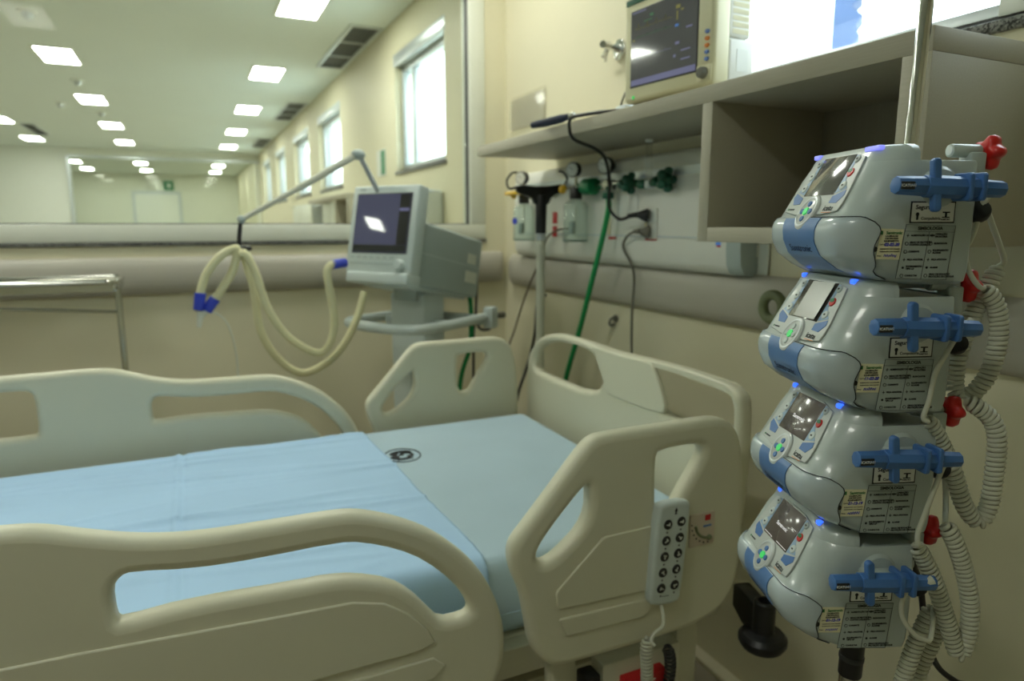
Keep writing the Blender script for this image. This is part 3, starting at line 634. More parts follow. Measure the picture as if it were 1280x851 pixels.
# ------------------------------------------------------------------ hospital bed
BX, BY = .05, 1.62
bed = thing('hospital_bed', 'cream plastic hospital bed with moulded side rails and headboard', 'bed', (BX,BY,0))
BT = T((-BX,-BY,0))
YN, YF = 1.06, 2.18                    # centre planes of near and far rails
HEAD = [(.485,.772),(.494,.795),(.514,.815),(.575,.882),(.636,.950),(.657,.966),(.686,.971),(.808,.970),(.922,.972),(.966,.968),(.998,.950),(1.018,.922),(1.032,.855),(1.039,.765),(1.039,.628),(1.012,.552),(.95,.520),(.862,.512),(.668,.513),(.586,.516),(.557,.532),(.532,.568),(.522,.625),(.511,.688),(.491,.732)]
HH1 = [(.652,.878),(.652,.802),(.590,.750),(.555,.736),(.540,.750),(.543,.772),(.582,.818),(.638,.874)]
HH2 = [(.803,.905),(.810,.920),(.900,.922),(.920,.912),(.915,.885),(.866,.818),(.850,.786),(.806,.786)]
FT = [(-.251,.964),(-.209,.958),(-.166,.942),(-.099,.921),(-.025,.909),(.081,.907),(.184,.906),(.222,.900),(.280,.878),(.340,.844),(.387,.802),(.421,.763),(.449,.715),(.469,.659),(.477,.605),(.472,.555),(.452,.515),(.40,.49)]
FC = -.27
FOOT = [(-.40,.963),(-.31,.965)] + FT + [(-.80,.49),(-.92,.50),(-.975,.54),(-1.0,.62),(-.99,.74),(-.95,.85),(-.89,.925),(-.82,.957),(-.74,.963),(-.60,.962)]
FHr = [(-.132,.805),(-.133,.852),(-.122,.868),(-.108,.871),(-.03,.858),(.05,.854),(.182,.855),(.22,.848),(.278,.824),(.326,.793),(.377,.741),(.402,.70),(.408,.678),(.398,.671),(.355,.672),(.333,.699),(.304,.737),(.268,.767),(.207,.79),(.161,.797),(.125,.797),(-.043,.805),(-.125,.798)]
FHl = [(-.408,.80),(-.408,.90),(-.420,.917),(-.44,.920),(-.60,.922),(-.74,.922),(-.80,.912),(-.845,.88),(-.87,.83),(-.865,.80),(-.84,.792),(-.60,.792),(-.42,.792)]
head_me = plate(chaikin(HEAD,2), [chaikin(HH1,2), chaikin(HH2,1)], .042, .016, 4)
foot_me = plate(chaikin(FOOT,2), [chaikin(FHr,1), chaikin(FHl,1)], .042, .016, 4)
def panel_plate(poly, thick=.008, it=0): return plate(chaikin(poly, it), [], thick, .0025, 2)
HP1 = [(.583,.643),(.579,.650),(.577,.676),(.580,.682),(.676,.766),(.684,.769),(.815,.770),(.815,.632)]
HP2 = [(.585,.618),(.588,.622),(.797,.614),(.800,.608),(.796,.590),(.782,.577),(.602,.583),(.598,.587)]
FP1 = [(-.88,.64),(-.87,.67),(-.83,.71),(-.79,.74),(-.74,.754),(-.66,.756),(-.36,.772),(-.27,.774),(-.18,.772),(.123,.757),(.199,.754),(.251,.739),(.292,.710),(.326,.671),(.338,.645),(.31,.635),(-.27,.632),(-.86,.632)]
FP2 = [(.335,.615),(.355,.595),(.335,.575),(-.27,.565),(-.88,.575),(-.88,.61),(-.27,.612)]
def siderail(me, Y, panels, sgn, label):
    r = G().mesh(me, BT @ face_y(Y)).out('side_rail', 'bed', bed, 50, label=label)
    for p in panels: G().mesh(panel_plate(p), BT @ face_y(Y - sgn*.021)).out('inset_panel', 'bed', r, 50)
    return r
nr = siderail(head_me, YN, (HP1,HP2), 1, 'near side rail at the head end, with the hand control hung on it')
siderail(foot_me, YN, (FP1,FP2), 1, 'near side rail at the foot end, lower left of the picture')
siderail(head_me, YF, (), 1, 'far side rail at the head end')
siderail(foot_me, YF, (), 1, 'far side rail at the foot end')
# angle gauge on the near head rail
dg = G().mesh(plate(rrect(.888,.702,.952,.773,.003), [], .004, .001), BT @ face_y(YN-.0225)).out('angle_scale', 'pink', nr)
# headboard
HBO = [(2.175,.44),(2.182,.62),(2.180,.86),(2.165,.90),(2.133,.935),(2.09,.968),(2.041,.988),(1.96,1.004),(1.90,1.006),(1.70,1.004),(1.63,1.000),(1.55,1.004),(1.36,1.010),(1.27,1.008),(1.18,1.004),(1.13,.996),(1.108,.972),(1.106,.86),(1.112,.70),(1.135,.62),(1.165,.44)]
HB1 = [(1.70,.982),(1.93,.984),(2.06,.955),(2.115,.915),(2.128,.860),(2.08,.846),(1.66,.850)]
HB2 = [(1.52,.985),(1.36,.990),(1.22,.988),(1.140,.984),(1.134,.90),(1.146,.872),(1.24,.868),(1.38,.872),(1.46,.905)]
HXB = 1.098
neg = lambda L: [(-a, b_) for a, b_ in L]
hbo = G().mesh(plate(neg(chaikin(HBO,2)), [neg(chaikin(HB1,2)), neg(chaikin(HB2,2))], .042, .016, 4), BT @ face_x(HXB)).out('headboard', 'bed', bed, 50)
gpn = [(1.735,1.001),(1.725,1.003),(1.60,.998),(1.45,1.004),(1.43,.998),(1.385,.93),(1.37,.895),(1.385,.872),(1.60,.868),(1.645,.872),(1.66,.90)]
G().mesh(plate(neg(chaikin(gpn,1)), [], .016, .006, 3), BT @ face_x(HXB-.016)).out('grip_panel', 'bed', hbo, 50)
# frame, legs, base
def bb(g, lo, hi, bev=.004): return g.box([lo[0]-BX,lo[1]-BY,lo[2]],[hi[0]-BX,hi[1]-BY,hi[2]],bev)
g = G(); bb(g,(-.98,1.105,.475),(1.04,1.145,.537)); bb(g,(-.98,2.095,.475),(1.04,2.135,.537)); bb(g,(-.98,1.145,.475),(-.93,2.095,.537)); bb(g,(.99,1.145,.475),(1.04,2.095,.537))
g.out('frame', 'bedm', bed)
bb(G(),(-.95,1.14,.50),(1.02,2.10,.535)).out('mattress_platform', 'bed', bed)
bb(G(),(1.03,1.20,.40),(1.085,2.05,.50)).out('headboard_beam', 'bedm', bed)
for x in (-.5,.62,.93):
    for y in (1.09,2.12):
        bb(G(),(x-.03,y-.012,.28),(x+.03,y+.022,.53),.008).out('rail_bracket', 'bedm', bed)
lb = bb(G(),(.742,1.035,.400),(.845,1.075,.442),.003).out('warning_label', 'redl', bed, label='red label lettered PUXE')
G().mesh(text_mesh('PUXE', .027, 'LEFT', bold=.0006), BT @ face_y(1.0335) @ T((.748,.421,0))).out('lettering', 'paper', lb, 0)
bb(G(),(.70,1.06,.37),(.90,1.11,.475),.01).out('release_housing', 'bedm', bed)
bb(G(),(.655,1.05,.41),(.69,1.09,.465),.004).out('release_catch', 'black', bed)
g = G(); bb(g,(-.85,1.30,.22),(.95,1.36,.30),.01); bb(g,(-.85,1.88,.22),(.95,1.94,.30),.01); bb(g,(-.85,1.36,.22),(-.79,1.88,.30),.01); bb(g,(.89,1.36,.22),(.95,1.88,.30),.01)
g.out('base_frame', 'bedm', bed)
for x in (-.55,.62):
    for y in (1.40,1.84): G().cyl((x-BX,y-BY,.26),(x+.06-BX,y-BY,.49),.028,.028,14).out('lift_arm', 'bedm', bed)
for x in (-.82,.92):
    for y in (1.30,1.94):
        c = G().cyl((x-BX,y-BY,.12),(x-BX,y-BY,.25),.022,.022,14).out('leg', 'bedm', bed)
        G().cyl((x-BX,y-.018-BY,.062),(x-BX,y+.018-BY,.062),.062,.062,24,.006).out('castor', 'rubber', c)
# black corner bumper with its bracket
bw = G().ring([(0,-.034),(.028,-.034),(.046,-.028),(.054,-.015),(.054,-.004),(.046,.006),(.026,.010),(.0245,.012),(.0245,.082),(.021,.085),(.0155,.085),(.0145,.04),(0,.04)], T((1.128-BX,1.052-BY,.432)), 32).out('corner_bumper', 'black', bed)
G().mesh(plate([(0,.0),(0,.074),(.04,.078),(.10,.080),(.11,.075),(.11,.02),(.06,.0)], [], .04, .005), T((1.128-BX,1.052-BY,.425)) @ Matrix.Rotation(R2(75),4,'Z') @ Matrix(((1,0,0,0),(0,0,-1,0),(0,1,0,0),(0,0,0,1)))).out('bumper_bracket', 'black', bw)
# mattress under a fitted sheet
mts = thing('mattress', 'thick mattress in a pale blue fitted sheet on the bed', 'mattress', (.04,1.62,.537))
G().box((-.98,-.475,0),(.99,.475,.173),.030,5).out('fitted_sheet', 'sheet', mts, 60)
def hem(g): return g
G().box((-.97,-.4765,.050),(.985,-.4745,.053)).out('side_seam', 'sheet', mts, 0)
g = G()
lg = T((.508-.04,1.822-1.62,.1735)) @ Matrix.Rotation(R2(0),4,'Z')
def arc(cx, cy, rx, ry, a0, a1, n=28): return [lg @ Vector((cx+rx*math.cos(R2(a0+(a1-a0)*k/n)), cy+ry*math.sin(R2(a0+(a1-a0)*k/n)), 0)) for k in range(n+1)]
g.tube(arc(0,0,.050,.058,0,360), .0022, 4)
g.tube(arc(-.004,.004,.034,.036,200,330,10), .004, 4).tube(arc(0,.010,.030,.020,20,170,10), .005, 4).tube(arc(.01,-.004,.018,.02,-60,140,8), .004, 4)
for k in range(6): g.box((-.024+k*.008,-.040,0),(-.0185+k*.008,-.032,.0006), mtx=lg)
for q in ((-.02,.02,.013),(.012,.024,.012),(-.022,-.006,.012),(.018,-.012,.009),(-.002,.006,.008)): g.cyl(lg @ Vector((q[0],q[1],-.0005)), lg @ Vector((q[0],q[1],.0006)), q[2], q[2], 10)
g.out('printed_emblem', 'ink', mts, 0)
# top sheet: draped over mattress, reaching to the head third
def drape(u, v):
    pass
rows = []; NX, x0, x1 = 240, -.955, .0
sec = []
zt, rr, yh = .712, .034, .479
for z in (.560,.60,.64): sec.append((-yh,z))
for k in range(6): a = R2(180-90*k/5); sec.append((-yh+rr+rr*math.cos(a), zt-rr+rr*math.sin(a)+.003))
for k in range(1,130): sec.append((-yh+rr+(2*yh-2*rr)*k/130, zt+.003))
for k in range(6): a = R2(90-90*k/5); sec.append((yh-rr+rr*math.cos(a), zt-rr+rr*math.sin(a)+.003))
for z in (.64,.60,.570): sec.append((yh,z))
def fold(x, y, amp, x0_, y0_, ang, ln, wd):
    dx, dy = x-x0_, y-y0_; ca, sa = math.cos(ang), math.sin(ang); u = dx*ca+dy*sa; w = -dx*sa+dy*ca
    return amp*math.exp(-(u/ln)**2)*math.exp(-(w/wd)**2)
FD = [(random.uniform(.0025,.006), random.uniform(-.8,.4), random.uniform(-.5,.45), random.uniform(-.22,.22), random.uniform(.15,.4), random.uniform(.006,.014)) for _ in range(46)]
for i in range(NX+1):
    row = []
    for j, (y, z) in enumerate(sec):
        edge = .452 + .030*(.5-y/.96) + .002*math.sin(y*14)
        if z < .70 and y < 0: edge += .006*(.70-z)/.14
        x = x0+(edge-x0)*i/NX
        d = .0
        for A, fx, fy, an, ln, wd in FD: d += fold(x, y, A*1.0, fx, fy, an, ln, wd)
        d += fold(x, y, .004, -.07, 0, PI/2, 3, .006) - fold(x, y, .0025, -.058, 0, PI/2, 3, .006)
        d = max(d, -.001)
        if z > .70: row.append((x, y, z+d))
        else: row.append((x, y+(-1 if y < 0 else 1)*(d+.002*(1+math.sin(x*23+z*12))+.004*max(0,(.66-z)/.1)), z))
    rows.append(row)
ts = thing('top_sheet', 'bright light blue sheet spread over the foot two thirds of the bed', 'sheet', (0,1.62,0))
o = G().quadstrip(rows).out('cloth', 'sheet2', ts, 80)
sm = o.modifiers.new('cloth_thickness', 'SOLIDIFY'); sm.thickness = .0022; sm.offset = 1
# hand control hanging on the near head rail
hc = thing('bed_handset', 'pale grey bed hand control with ten black buttons on the near rail', 'remote', (.826,1.03,.711))
hf = Matrix.Rotation(R2(4.5),4,'Y') @ Matrix(((1,0,0,0),(0,0,-1,0),(0,1,0,0),(0,0,0,1)))
G().mesh(plate(chaikin([(-.031,-.108),(-.039,-.09),(-.041,0),(-.041,.092),(-.033,.108),(.033,.110),(.041,.094),(.040,-.09),(.033,-.110)],1), [], .026, .008, 4), hf).out('body', 'vent', hc, 50)
sy = ['1','2','3','4','5','6','7','8','9','0']
for r in range(5):
    for c_ in range(2):
        x, y = -.015+c_*.033, .064-r*.0335+c_*.003
        b_ = G().ring([(0,.002),(.0095,.0018),(.0105,0),(0,0)], hf @ T((x,y,.0128)), 20).out('button', 'black', hc)
        G().box((-.005,-.0012,0),(.003,.0012,.0006)).box((.001,-.003,0),(.004,.004,.0006)).out('tmp', 'paper', b_, 0)
        q = b_.children[0]; q.name = 'symbol'; q.data.transform(hf @ T((x,y,.0150)) @ Matrix.Rotation(R2(-40*r*(1 if c_ else -1)),4,'Z'))
        G().ring([(0,.0004),(.0022,.0004),(.0022,0),(0,0)], hf @ T((x,y-.0165,.0130)), 8).out('indicator', 'dgrey', hc)
G().mesh(plate([(-.003,-.006),(.003,-.006),(.001,0),(.004,0),(0,.008),(-.004,0),(-.001,0)],[],.0008,.0001), hf @ T((.002,.090,.0132))).out('arrow_mark', 'ink', hc, 0)
G().box((-.012,-.0005,0),(.006,.0006,.0005), mtx=hf @ T((0,-.088,.013))).out('print_line', 'dgrey', hc, 0)
hcd = thing('handset_cord', 'cream coiled cord hanging from the bed hand control', 'cord', (.80,1.0,.60))
P = local(hcd, [(.812,1.025,.602),(.808,1.012,.59),(.800,1.0,.572),(.782,1.0,.562),(.768,.995,.552),(.770,.985,.545)])
G().tube(catmull(P, 8), .004, 8).out('lead', 'cord', hcd, 60)
G().tube(helix(local(hcd, [(.766,1.0,.556),(.762,1.0,.53),(.765,1.0,.48),(.767,1.0,.42),(.765,1.0,.34)]), .010, .0075), .0032, 6).out('coil', 'cord', hcd, 60)
attach(hcd, hc)
o = G().tube(helix([(.836,1.03,.50),(.846,1.03,.47),(.846,1.03,.43),(.835,1.035,.36)], .010, .009), .003, 6).out('coiled_lead', 'dgrey', None, 60)
tag(o, 'dark grey coiled lead hanging under the head end of the near rail', 'cord')
# angle gauge detail
g = G(); ga = []
for k in range(13):
    a = R2(185+k*7.5); ga.append(BT @ face_y(YN-.0262) @ Vector((.935+.034*math.cos(a)-.0, .752+.034*math.sin(a), 0)))
g.tube(ga, .003, 6).ball(ga[-1], .006, n=8).out('arc', 'olive', dg, 60)
for k in range(7):
    a = R2(180+k*15); p = face_y(YN-.0255) @ Vector((.935+.044*math.cos(a), .752+.044*math.sin(a), 0))
    G().box((-.0015,-.0008,-.0015),(.0015,0,.0015), mtx=BT @ T(p)).out('tick', 'ink', dg, 0)
G().box((.926,-.0008,.756),(.940,0,.768), mtx=BT @ T((0,YN-.0245,0))).out('red_mark', 'redl', dg, 0)
G().box((.922,-.0008,.742),(.943,0,.746), mtx=BT @ T((0,YN-.0245,0))).out('blue_mark', 'panelblue', dg, 0)
# ------------------------------------------------------------------ infusion pump stand and four pumps
P_LO, P_HI = Vector((.850,.624,.55)), Vector((.877,.6155,1.90))
st = thing('pump_stand', 'chrome infusion stand pole with black collar carrying the pump stack', 'stand', (.850,.624,0))
sl = lambda p: Vector(p)-Vector(st.location)
G().cyl(sl(P_LO+(P_HI-P_LO)*.10), sl(P_HI), .0085,.0085,20).out('upper_pole', 'chrome', st)
G().cyl(sl((.851,.6235,.695)), sl((.8535,.6232,.80)), .0165,.0165,20,.002).out('collar', 'black', st)
G().cyl(sl((.8515,.6235,.72)), sl((.852,.6235,.728)), .0175,.0175,20,.001).out('collar_ring', 'dgrey', st)
G().cyl((0,0,.10),(.0,0,.70),.0135,.0135,20).out('lower_pole', 'steel', st)
for k in range(5):
    a = 2*PI*k/5+.3; l = G().tube([(0,0,.11),(.14*math.cos(a),.14*math.sin(a),.085),(.26*math.cos(a),.26*math.sin(a),.07)], .013, 10).out('leg', 'steel', st, 60)
    G().cyl((.26*math.cos(a)-.01,.26*math.sin(a),.03),(.26*math.cos(a)+.01,.26*math.sin(a),.03),.03,.03,16,.003).out('castor', 'rubber', l)
G().tube([sl(P_HI), sl(P_HI)+Vector((0,0,.02))], .009, 8).tube([sl(P_HI)+Vector((-.09,0,.05)), sl(P_HI)+Vector((-.07,0,.02)), sl(P_HI)+Vector((.07,0,.02)), sl(P_HI)+Vector((.09,0,.05))], .004, 8).out('hooks', 'chrome', st, 60)
# body sections: z, front reach, half width, front corner radius, rear start
SEC = [(0,.080,.088,.030,0),(.004,.100,.096,.036,0),(.015,.127,.0990,.040,0),(.032,.150,.1,.040,0),(.050,.159,.1,.040,0),(.065,.160,.1,.040,0),(.0770,.1560,.1,.040,0),(.080,.1500,.1,.040,0),(.104,.1367,.1,.042,0),(.128,.1233,.099,.041,0),(.140,.1167,.097,.043,0),(.1425,.1153,.095,.042,0)]
TOP = [(.1425,.1153,.095,.042,.072),(.152,.1100,.092,.038,.073),(.1585,.1065,.087,.035,.075),(.1615,.1035,.080,.032,.078)]
def outline(D, hw, rf, b0, n=9, off=0.):
    D += off; hw += off; p = [(hw-.006,-b0),(hw,-b0-.006)]
    cy = -D+rf
    for k in range(n+1): a = PI/2*k/n; p.append((hw-rf+rf*math.cos(a), cy-rf*math.sin(a)))
    for k in range(1,8): p.append(((hw-rf)*(1-2*k/8), -D))
    for k in range(n+1): a = PI/2+PI/2*k/n; p.append((-hw+rf+rf*math.cos(a), cy-rf*math.sin(a)))
    return p+[(-hw,-b0-.006),(-hw+.006,-b0)]
def interp(z):
    for a, b_ in zip(SEC, SEC[1:]):
        if a[0] <= z <= b_[0]: k = (z-a[0])/(b_[0]-a[0]); return [a[i]+(b_[i]-a[i])*k for i in range(5)]
    return SEC[-1]
def front_pt(x, z, off=0.):
    z_, D, hw, rf, b0 = interp(z); ax_ = abs(x)
    if ax_ <= hw-rf: y = -D
    else: q = min(1, (ax_-hw+rf)/rf); y = -D+rf-rf*math.sqrt(max(0,1-q*q))
    return Vector((x, y-off, z))
DATES = ['02-02-20','11-02-20','21-12-19','01-12-19']
rs = random.Random(3)
LBL = ['topmost infusion pump of the stack, with a blank grey screen and grey pole clamp showing',
       'second infusion pump from the top, with bright glare on its screen',
       'third infusion pump from the top, with a grey screen showing one line of text',
       'lowest infusion pump of the stack, with a dark brown screen and lit green key']
ROT = [-109, -109, -110.5, -112]
SH = [-.002, .008, .010, .0215]
def pump(i):
    a = R2(ROT[i]); base = Vector((.857,.593,1.29-.157*i)); fd = Vector((-.9455,.3256,0))
    base = base + fd*SH[i]
    root = thing('infusion_pump', LBL[i], 'pump', base, a, 'infusion pumps stacked on the stand')
    G().quadstrip([[(x, y, s[0]) for x, y in outline(*s[1:])] for s in SEC], True).quadstrip([[(x, y, s[0]) for x, y in outline(*s[1:])] for s in TOP], True).out('body', 'pump', root, 40)
    # door: curved shell over the lower front, ears reaching round the sides
    rows, lim = [], lambda z: -.1205-.0040*math.cos((z-.042)/.052*2*PI)-.016*max(0,(z-.058)/.02)**2
    for k in range(15):
        z = .006+.072*k/14; s_ = interp(z); pl_ = outline(s_[1], s_[2], s_[3], 0, 9, .0018); yl = max(lim(z), -s_[1]+.008)
        arc_ = [p for p in pl_ if p[1] < yl]; ii = next(n for n in range(len(pl_)-1) if pl_[n+1][1] < yl)
        q0, q1 = pl_[ii], pl_[ii+1]; hw = q0[0]+(q1[0]-q0[0])*(yl-q0[1])/(q1[1]-q0[1])
        row = [(hw-.004, yl+.0005, z), (hw, yl, z)]
        # resample the arc to a constant count
        V = [Vector((hw, yl, 0))]+[Vector((p[0],p[1],0)) for p in arc_]+[Vector((-hw, yl, 0))]
        L = [0]
        for p, q in zip(V, V[1:]): L.append(L[-1]+(q-p).length)
        for m_ in range(1,40):
            s = L[-1]*m_/40; j = max(jj for jj in range(len(L)-1) if L[jj] <= s); w = V[j].lerp(V[j+1], (s-L[j])/max(1e-9, L[j+1]-L[j])); row.append((w.x, w.y, z))
        row += [(-hw, yl, z), (-hw+.004, yl+.0005, z)]; rows.append(row)
    rows = [[(p[0]*.97, p[1]*.97, .0045) for p in rows[0]]]+rows+[[(p[0]*.985, p[1]*.985, .0790) for p in rows[-1]]]
    d = G().quadstrip(rows).out('door', 'pdoor', root, 45)
    # seam line along the door edge
    sp = [Vector(r[1])+Vector((.0003,0,0)) for r in rows[1:-1]]; sp += [Vector(p)+Vector((0,0,.0010)) for p in rows[-2][2:22]]
    G().tube(sp, .0006, 4).out('door_seam', 'gap', d, 0)
    G().cyl((.0900,lim(.042)+.0015,.042),(.1005,lim(.042)+.0025,.042),.0030,.0030,12).out('hinge_screw', 'black', d)
    # blue band
    bw_ = lambda z: .040-.004*(z/.08)
    rows = []
    for k in range(13):
        z = .012+.066*k/12; w = .037+.006*((z-.045)/.035)**2
        rows.append([front_pt(-w, z, -.001)]+[front_pt(-w+2*w*q/14, z, .0030) for q in range(15)]+[front_pt(w, z, -.001)])
    bnd = G().quadstrip(rows).out('blue_band', 'pblue', root, 50)
    tm = text_mesh('Samtronic', .0128, bold=.0001)
    for v in tm.vertices:
        q = front_pt(max(-.09,min(.09,v.co.x)), .040+v.co.y, .0034+v.co.z); v.co = q
    G().mesh(tm).out('lettering', 'inkb', bnd, 0)
    # keypad panel: sloped plane, u to the right of the front, v up the slope
    vv = Vector((0,.04,.072)).normalized(); pf = frame((0,-.150,.080), (1,0,0), vv)
    kp = G().mesh(plate(chaikin([(-.060,.0015),(.060,.0015),(.064,.02),(.058,.06),(.052,.086),(-.052,.086),(-.058,.06),(-.064,.02)],1), [], .0024, .0008), pf @ T((0,0,.0010))).out('keypad', 'panel', root, 50)
    def pbox(lo, hi, bev=0.): return G().box(lo, hi, bev, 2, pf)
    for sx in (-1,1):
        G().mesh(plate([(sx*.034,.017),(sx*.034,.026),(sx*.056,.034),(sx*.058,.027),(sx*.050,.0165)], [], .0006, .0001), pf @ T((0,0,.0024))).out('blue_field', 'panelblue', kp, 0)
        G().mesh(plate([(sx*.0355,.030),(sx*.0355,.082),(sx*.040,.082),(sx*.041,.050),(sx*.050,.040),(sx*.055,.0355)], [], .0006, .0001), pf @ T((0,0,.0024))).out('pale_blue_field', 'panellight', kp, 0)
        for q in range(3):
            u, v_ = sx*(.043-.001*q)+(.001 if sx > 0 else 0), (.040,.058,.076)[q]
            m_ = 'vent' if q != 2 else 'ventg'
            if sx > 0 and q == 1: G().ring([(0,.0016),(.0052,.0014),(.006,0),(0,0)], pf @ T((u,v_,.0022)), 16).out('start_key', 'red', kp); G().ring([(0,.0006),(.0042,.0005),(.0046,0),(0,0)], pf @ T((u-.001,v_+.002,.0036)) @ Matrix.Diagonal((1,.62,1,1)), 12).out('start_key_half', 'green', kp)
            else:
                b_ = G().ring([(0,.0018),(.0052-.001*(q==2),.0015),(.0062-.001*(q==2),0),(0,0)], pf @ T((u,v_,.0022)), 16).out('key', m_, kp)
                G().box((-.0016,-.0010,0),(.0016,.0012,.0004), mtx=pf @ T((u,v_,.0040))).out('symbol', 'dgrey', b_, 0)
    sc_ = pbox((-.0345,.0285,.0018),(.0345,.0835,.0030),.0005).out('screen', ['scrp','scrp','scrq','scrq'][i], kp)
    if i == 1:
        fm_ = pf @ T((0,.056,.0040)) @ Matrix.Rotation(R2(-3.5),4,'Y')
        G().box((-.033,-.026,0),(.033,.026,.0004), mtx=fm_).out('glare_film', 'film', kp, 0)  # film added over the screen, tilted to mirror a ceiling lamp as glare
    if i >= 2:
        G().mesh(text_mesh('Samtronic', .0075), pf @ T((-.002,.052,.0033))).out('lettering', 'etxt', sc_, 0)
    if i == 3:
        G().box((-.033,.031,.0031),(-.010,.0315,.0033), mtx=pf).box((-.0105,.0295,.0031),(-.010,.0315,.0033), mtx=pf).box((.005,.031,.0031),(.033,.0315,.0033), mtx=pf).box((.018,.060,.0031),(.03,.0604,.0033), mtx=pf).out('menu_line', 'etxt', sc_, 0)
    ov = G().ring([(0,.0050),(.0165,.0045),(.0185,.003),(.019,0),(0,0)], pf @ T((0,.004,.0012)) @ Matrix.Diagonal((1.08,1.30,1,1)), 28).out('navigation_pad', 'panel', kp)
    G().ring([(.0145,.0052),(.0155,.0054),(.0165,.0052)], pf @ T((0,.004,.0010)) @ Matrix.Diagonal((1.08,1.30,1,1)), 28).out('pad_rim', 'alu', ov)
    for q in range(4):
        aa = PI/2*q; G().ring([(0,.0016),(.0035,.0014),(.0042,0),(0,0)], pf @ T((.0088*math.cos(aa),.004+.0105*math.sin(aa),.0058)), 12).out('arrow_key', 'panelblue' if i != 1 else 'vent', ov)
    G().ring([(0,.0020),(.0050,.0017),(.0058,0),(0,0)], pf @ T((0,.004,.0058)), 16).out('enter_key', 'gled', ov)
    G().mesh(text_mesh('icatu', .0105, bold=.0002), pf @ T((.040,.0095,.0026))).out('model_lettering', 'gap', kp, 0)
    pbox((.030,.0035,.0024),(.050,.0042,.0027)).out('underline', 'orange', kp, 0)
    pbox((-.052,.0085,.0024),(-.040,.0105,.0027)).out('plug_symbol', 'gap', kp, 0); pbox((-.056,.0085,.0024),(-.0535,.011,.0028)).out('mains_led', 'egrn', kp, 0)
    # light bar at the upper rim
    for x0, x1 in ((.052,.060),(-.061,-.055)) if i else ((.044,.072),(-.068,-.054)):
        G().box((x0,-.1095,.1555),(x1,-.1015,.1612),.0015).out('status_light', 'ledb' if i else 'led', root)
    # side labels: frame on the near side, u to the rear, v up
    sf = frame((.1,0,0), (0,1,0), (0,0,1))
    def side(x, d=0): return sf @ T((x[0]+(.003 if x[0] < -.1 else 0),x[1],x[2] if len(x) > 2 else 0))
    s1 = G().mesh(plate([(-.0834,.0715),(-.0284,.0715),(-.0284,.0960),(-.0837,.0960)],[],.0006,.0002), sf @ T((0,0,.0003))).out('safety_label', 'ink', root, 0)
    G().mesh(plate(rrect(-.0820,.0730,-.0298,.0945,.001),[],.0004,.0001), sf @ T((0,0,.0006))).out('label_face', 'paper', s1, 0)
    g = G().mesh(text_mesh('Segurança', .0068, 'LEFT', bold=.0002), side((-.0775,.0893,.0008))).mesh(text_mesh('Compulsória', .0046, 'CENTER', bold=.00012), side((-.0580,.0768,.0008)))
    g.box((-.0760,.0752,.0008),(-.0735,.0815,.0010), mtx=sf).cyl(sf @ Vector((-.0748,.0815,.0008)), sf @ Vector((-.0748,.0815,.0010)), .0022, .0022, 10)
    g.box((-.0440,.0830,.0008),(-.0350,.0845,.0010), mtx=sf).box((-.0410,.0785,.0008),(-.0385,.0832,.0010), mtx=sf).box((-.0445,.0775,.0008),(-.0350,.0787,.0010), mtx=sf).mesh(text_mesh('INMETRO', .0026, 'CENTER', bold=.0001), side((-.0398,.0755,.0008)))
    g.out('lettering', 'ink', s1, 0)
    s2 = G().mesh(plate([(-.0942,.0085),(-.0310,.0065),(-.0258,.0685),(-.0872,.0700)],[],.0005,.0001), sf @ T((0,0,.0002))).out('symbol_label', 'greyl', root, 0)
    g = G(); LN = [((-.0942,.0085),(-.0310,.0065)),((-.0310,.0065),(-.0258,.0685)),((-.0258,.0685),(-.0872,.0700)),((-.0872,.0700),(-.0942,.0085)),((-.0880,.0625),(-.0265,.0612)),((-.0575,.0618),(-.0628,.0080))]
    for p, q in LN: g.tube([side((*p,.0006)), side((*q,.0006))] if False else [sf @ Vector((*p,.0006)), sf @ Vector((*q,.0006))], .00022, 4)
    g.mesh(text_mesh('SIMBOLOGIA', .0052, 'CENTER', bold=.00018), side((-.0570,.0655,.0006)))
    WL = ['ALIMENTAÇÃO DA REDE','GRAU DE PROTEÇÃO\nCONTRA LÍQUIDOS','CORRENTE','PEÇA APLICÁVEL','EQUIPAMENTO\nTIPO CF','CONSULTAR']
    WR = ['OPERAÇÃO\nEM BATERIA','SILENCIADOR','EQUIPAMENTO\nALARME','PEÇA APLICADA','ALARME','GRAU DE ISOLAÇÃO\nPROTEÇÃO DE CHOQUE']
    for r in range(6):
        z = .0575-r*.0092; dx = -.0011*r*.62
        for tx, u in ((WL[r],-.0800),(WR[r],-.0500)): g.mesh(text_mesh(tx, .0028 if '\n' in tx else .0026, 'LEFT', bold=.00014), side((u+dx,z,.0006)))
        for u in (-.0838,-.0540):
            if r in (1,2,5): g.tube([sf @ Vector((u+dx+.0019*math.cos(2*PI*k/10), z+.0019*math.sin(2*PI*k/10), .0006)) for k in range(11)], .0003, 4)
            elif r == 4: g.cyl(sf @ Vector((u+dx,z,.0003)), sf @ Vector((u+dx,z,.0007)), .0015,.0015,8)
            else: g.box((u+dx-.0016,z-.0003,.0003),(u+dx+.0016,z+.0003,.0007), mtx=sf).box((u+dx-.0003,z-.0018,.0003),(u+dx+.0003,z+.0018,.0007), mtx=sf)
    g.out('lettering', 'ink', s2, 0)
    s3 = G().mesh(plate([(-.1236,.0308),(-.0948,.0299),(-.0919,.0645),(-.1200,.0655)],[],.0005,.0001), sf @ T((.003,0,.0002))).out('service_sticker', 'cream', root, 0)
    g = G().mesh(text_mesh('Samtronic', .0048, 'LEFT', bold=.00015), side((-.1135,.0605,.0006))).box((-.1188,.0585,.0004),(-.1146,.0628,.0007), mtx=sf); g.out('green_lettering', 'inkgreen', s3, 0)
    g = G()
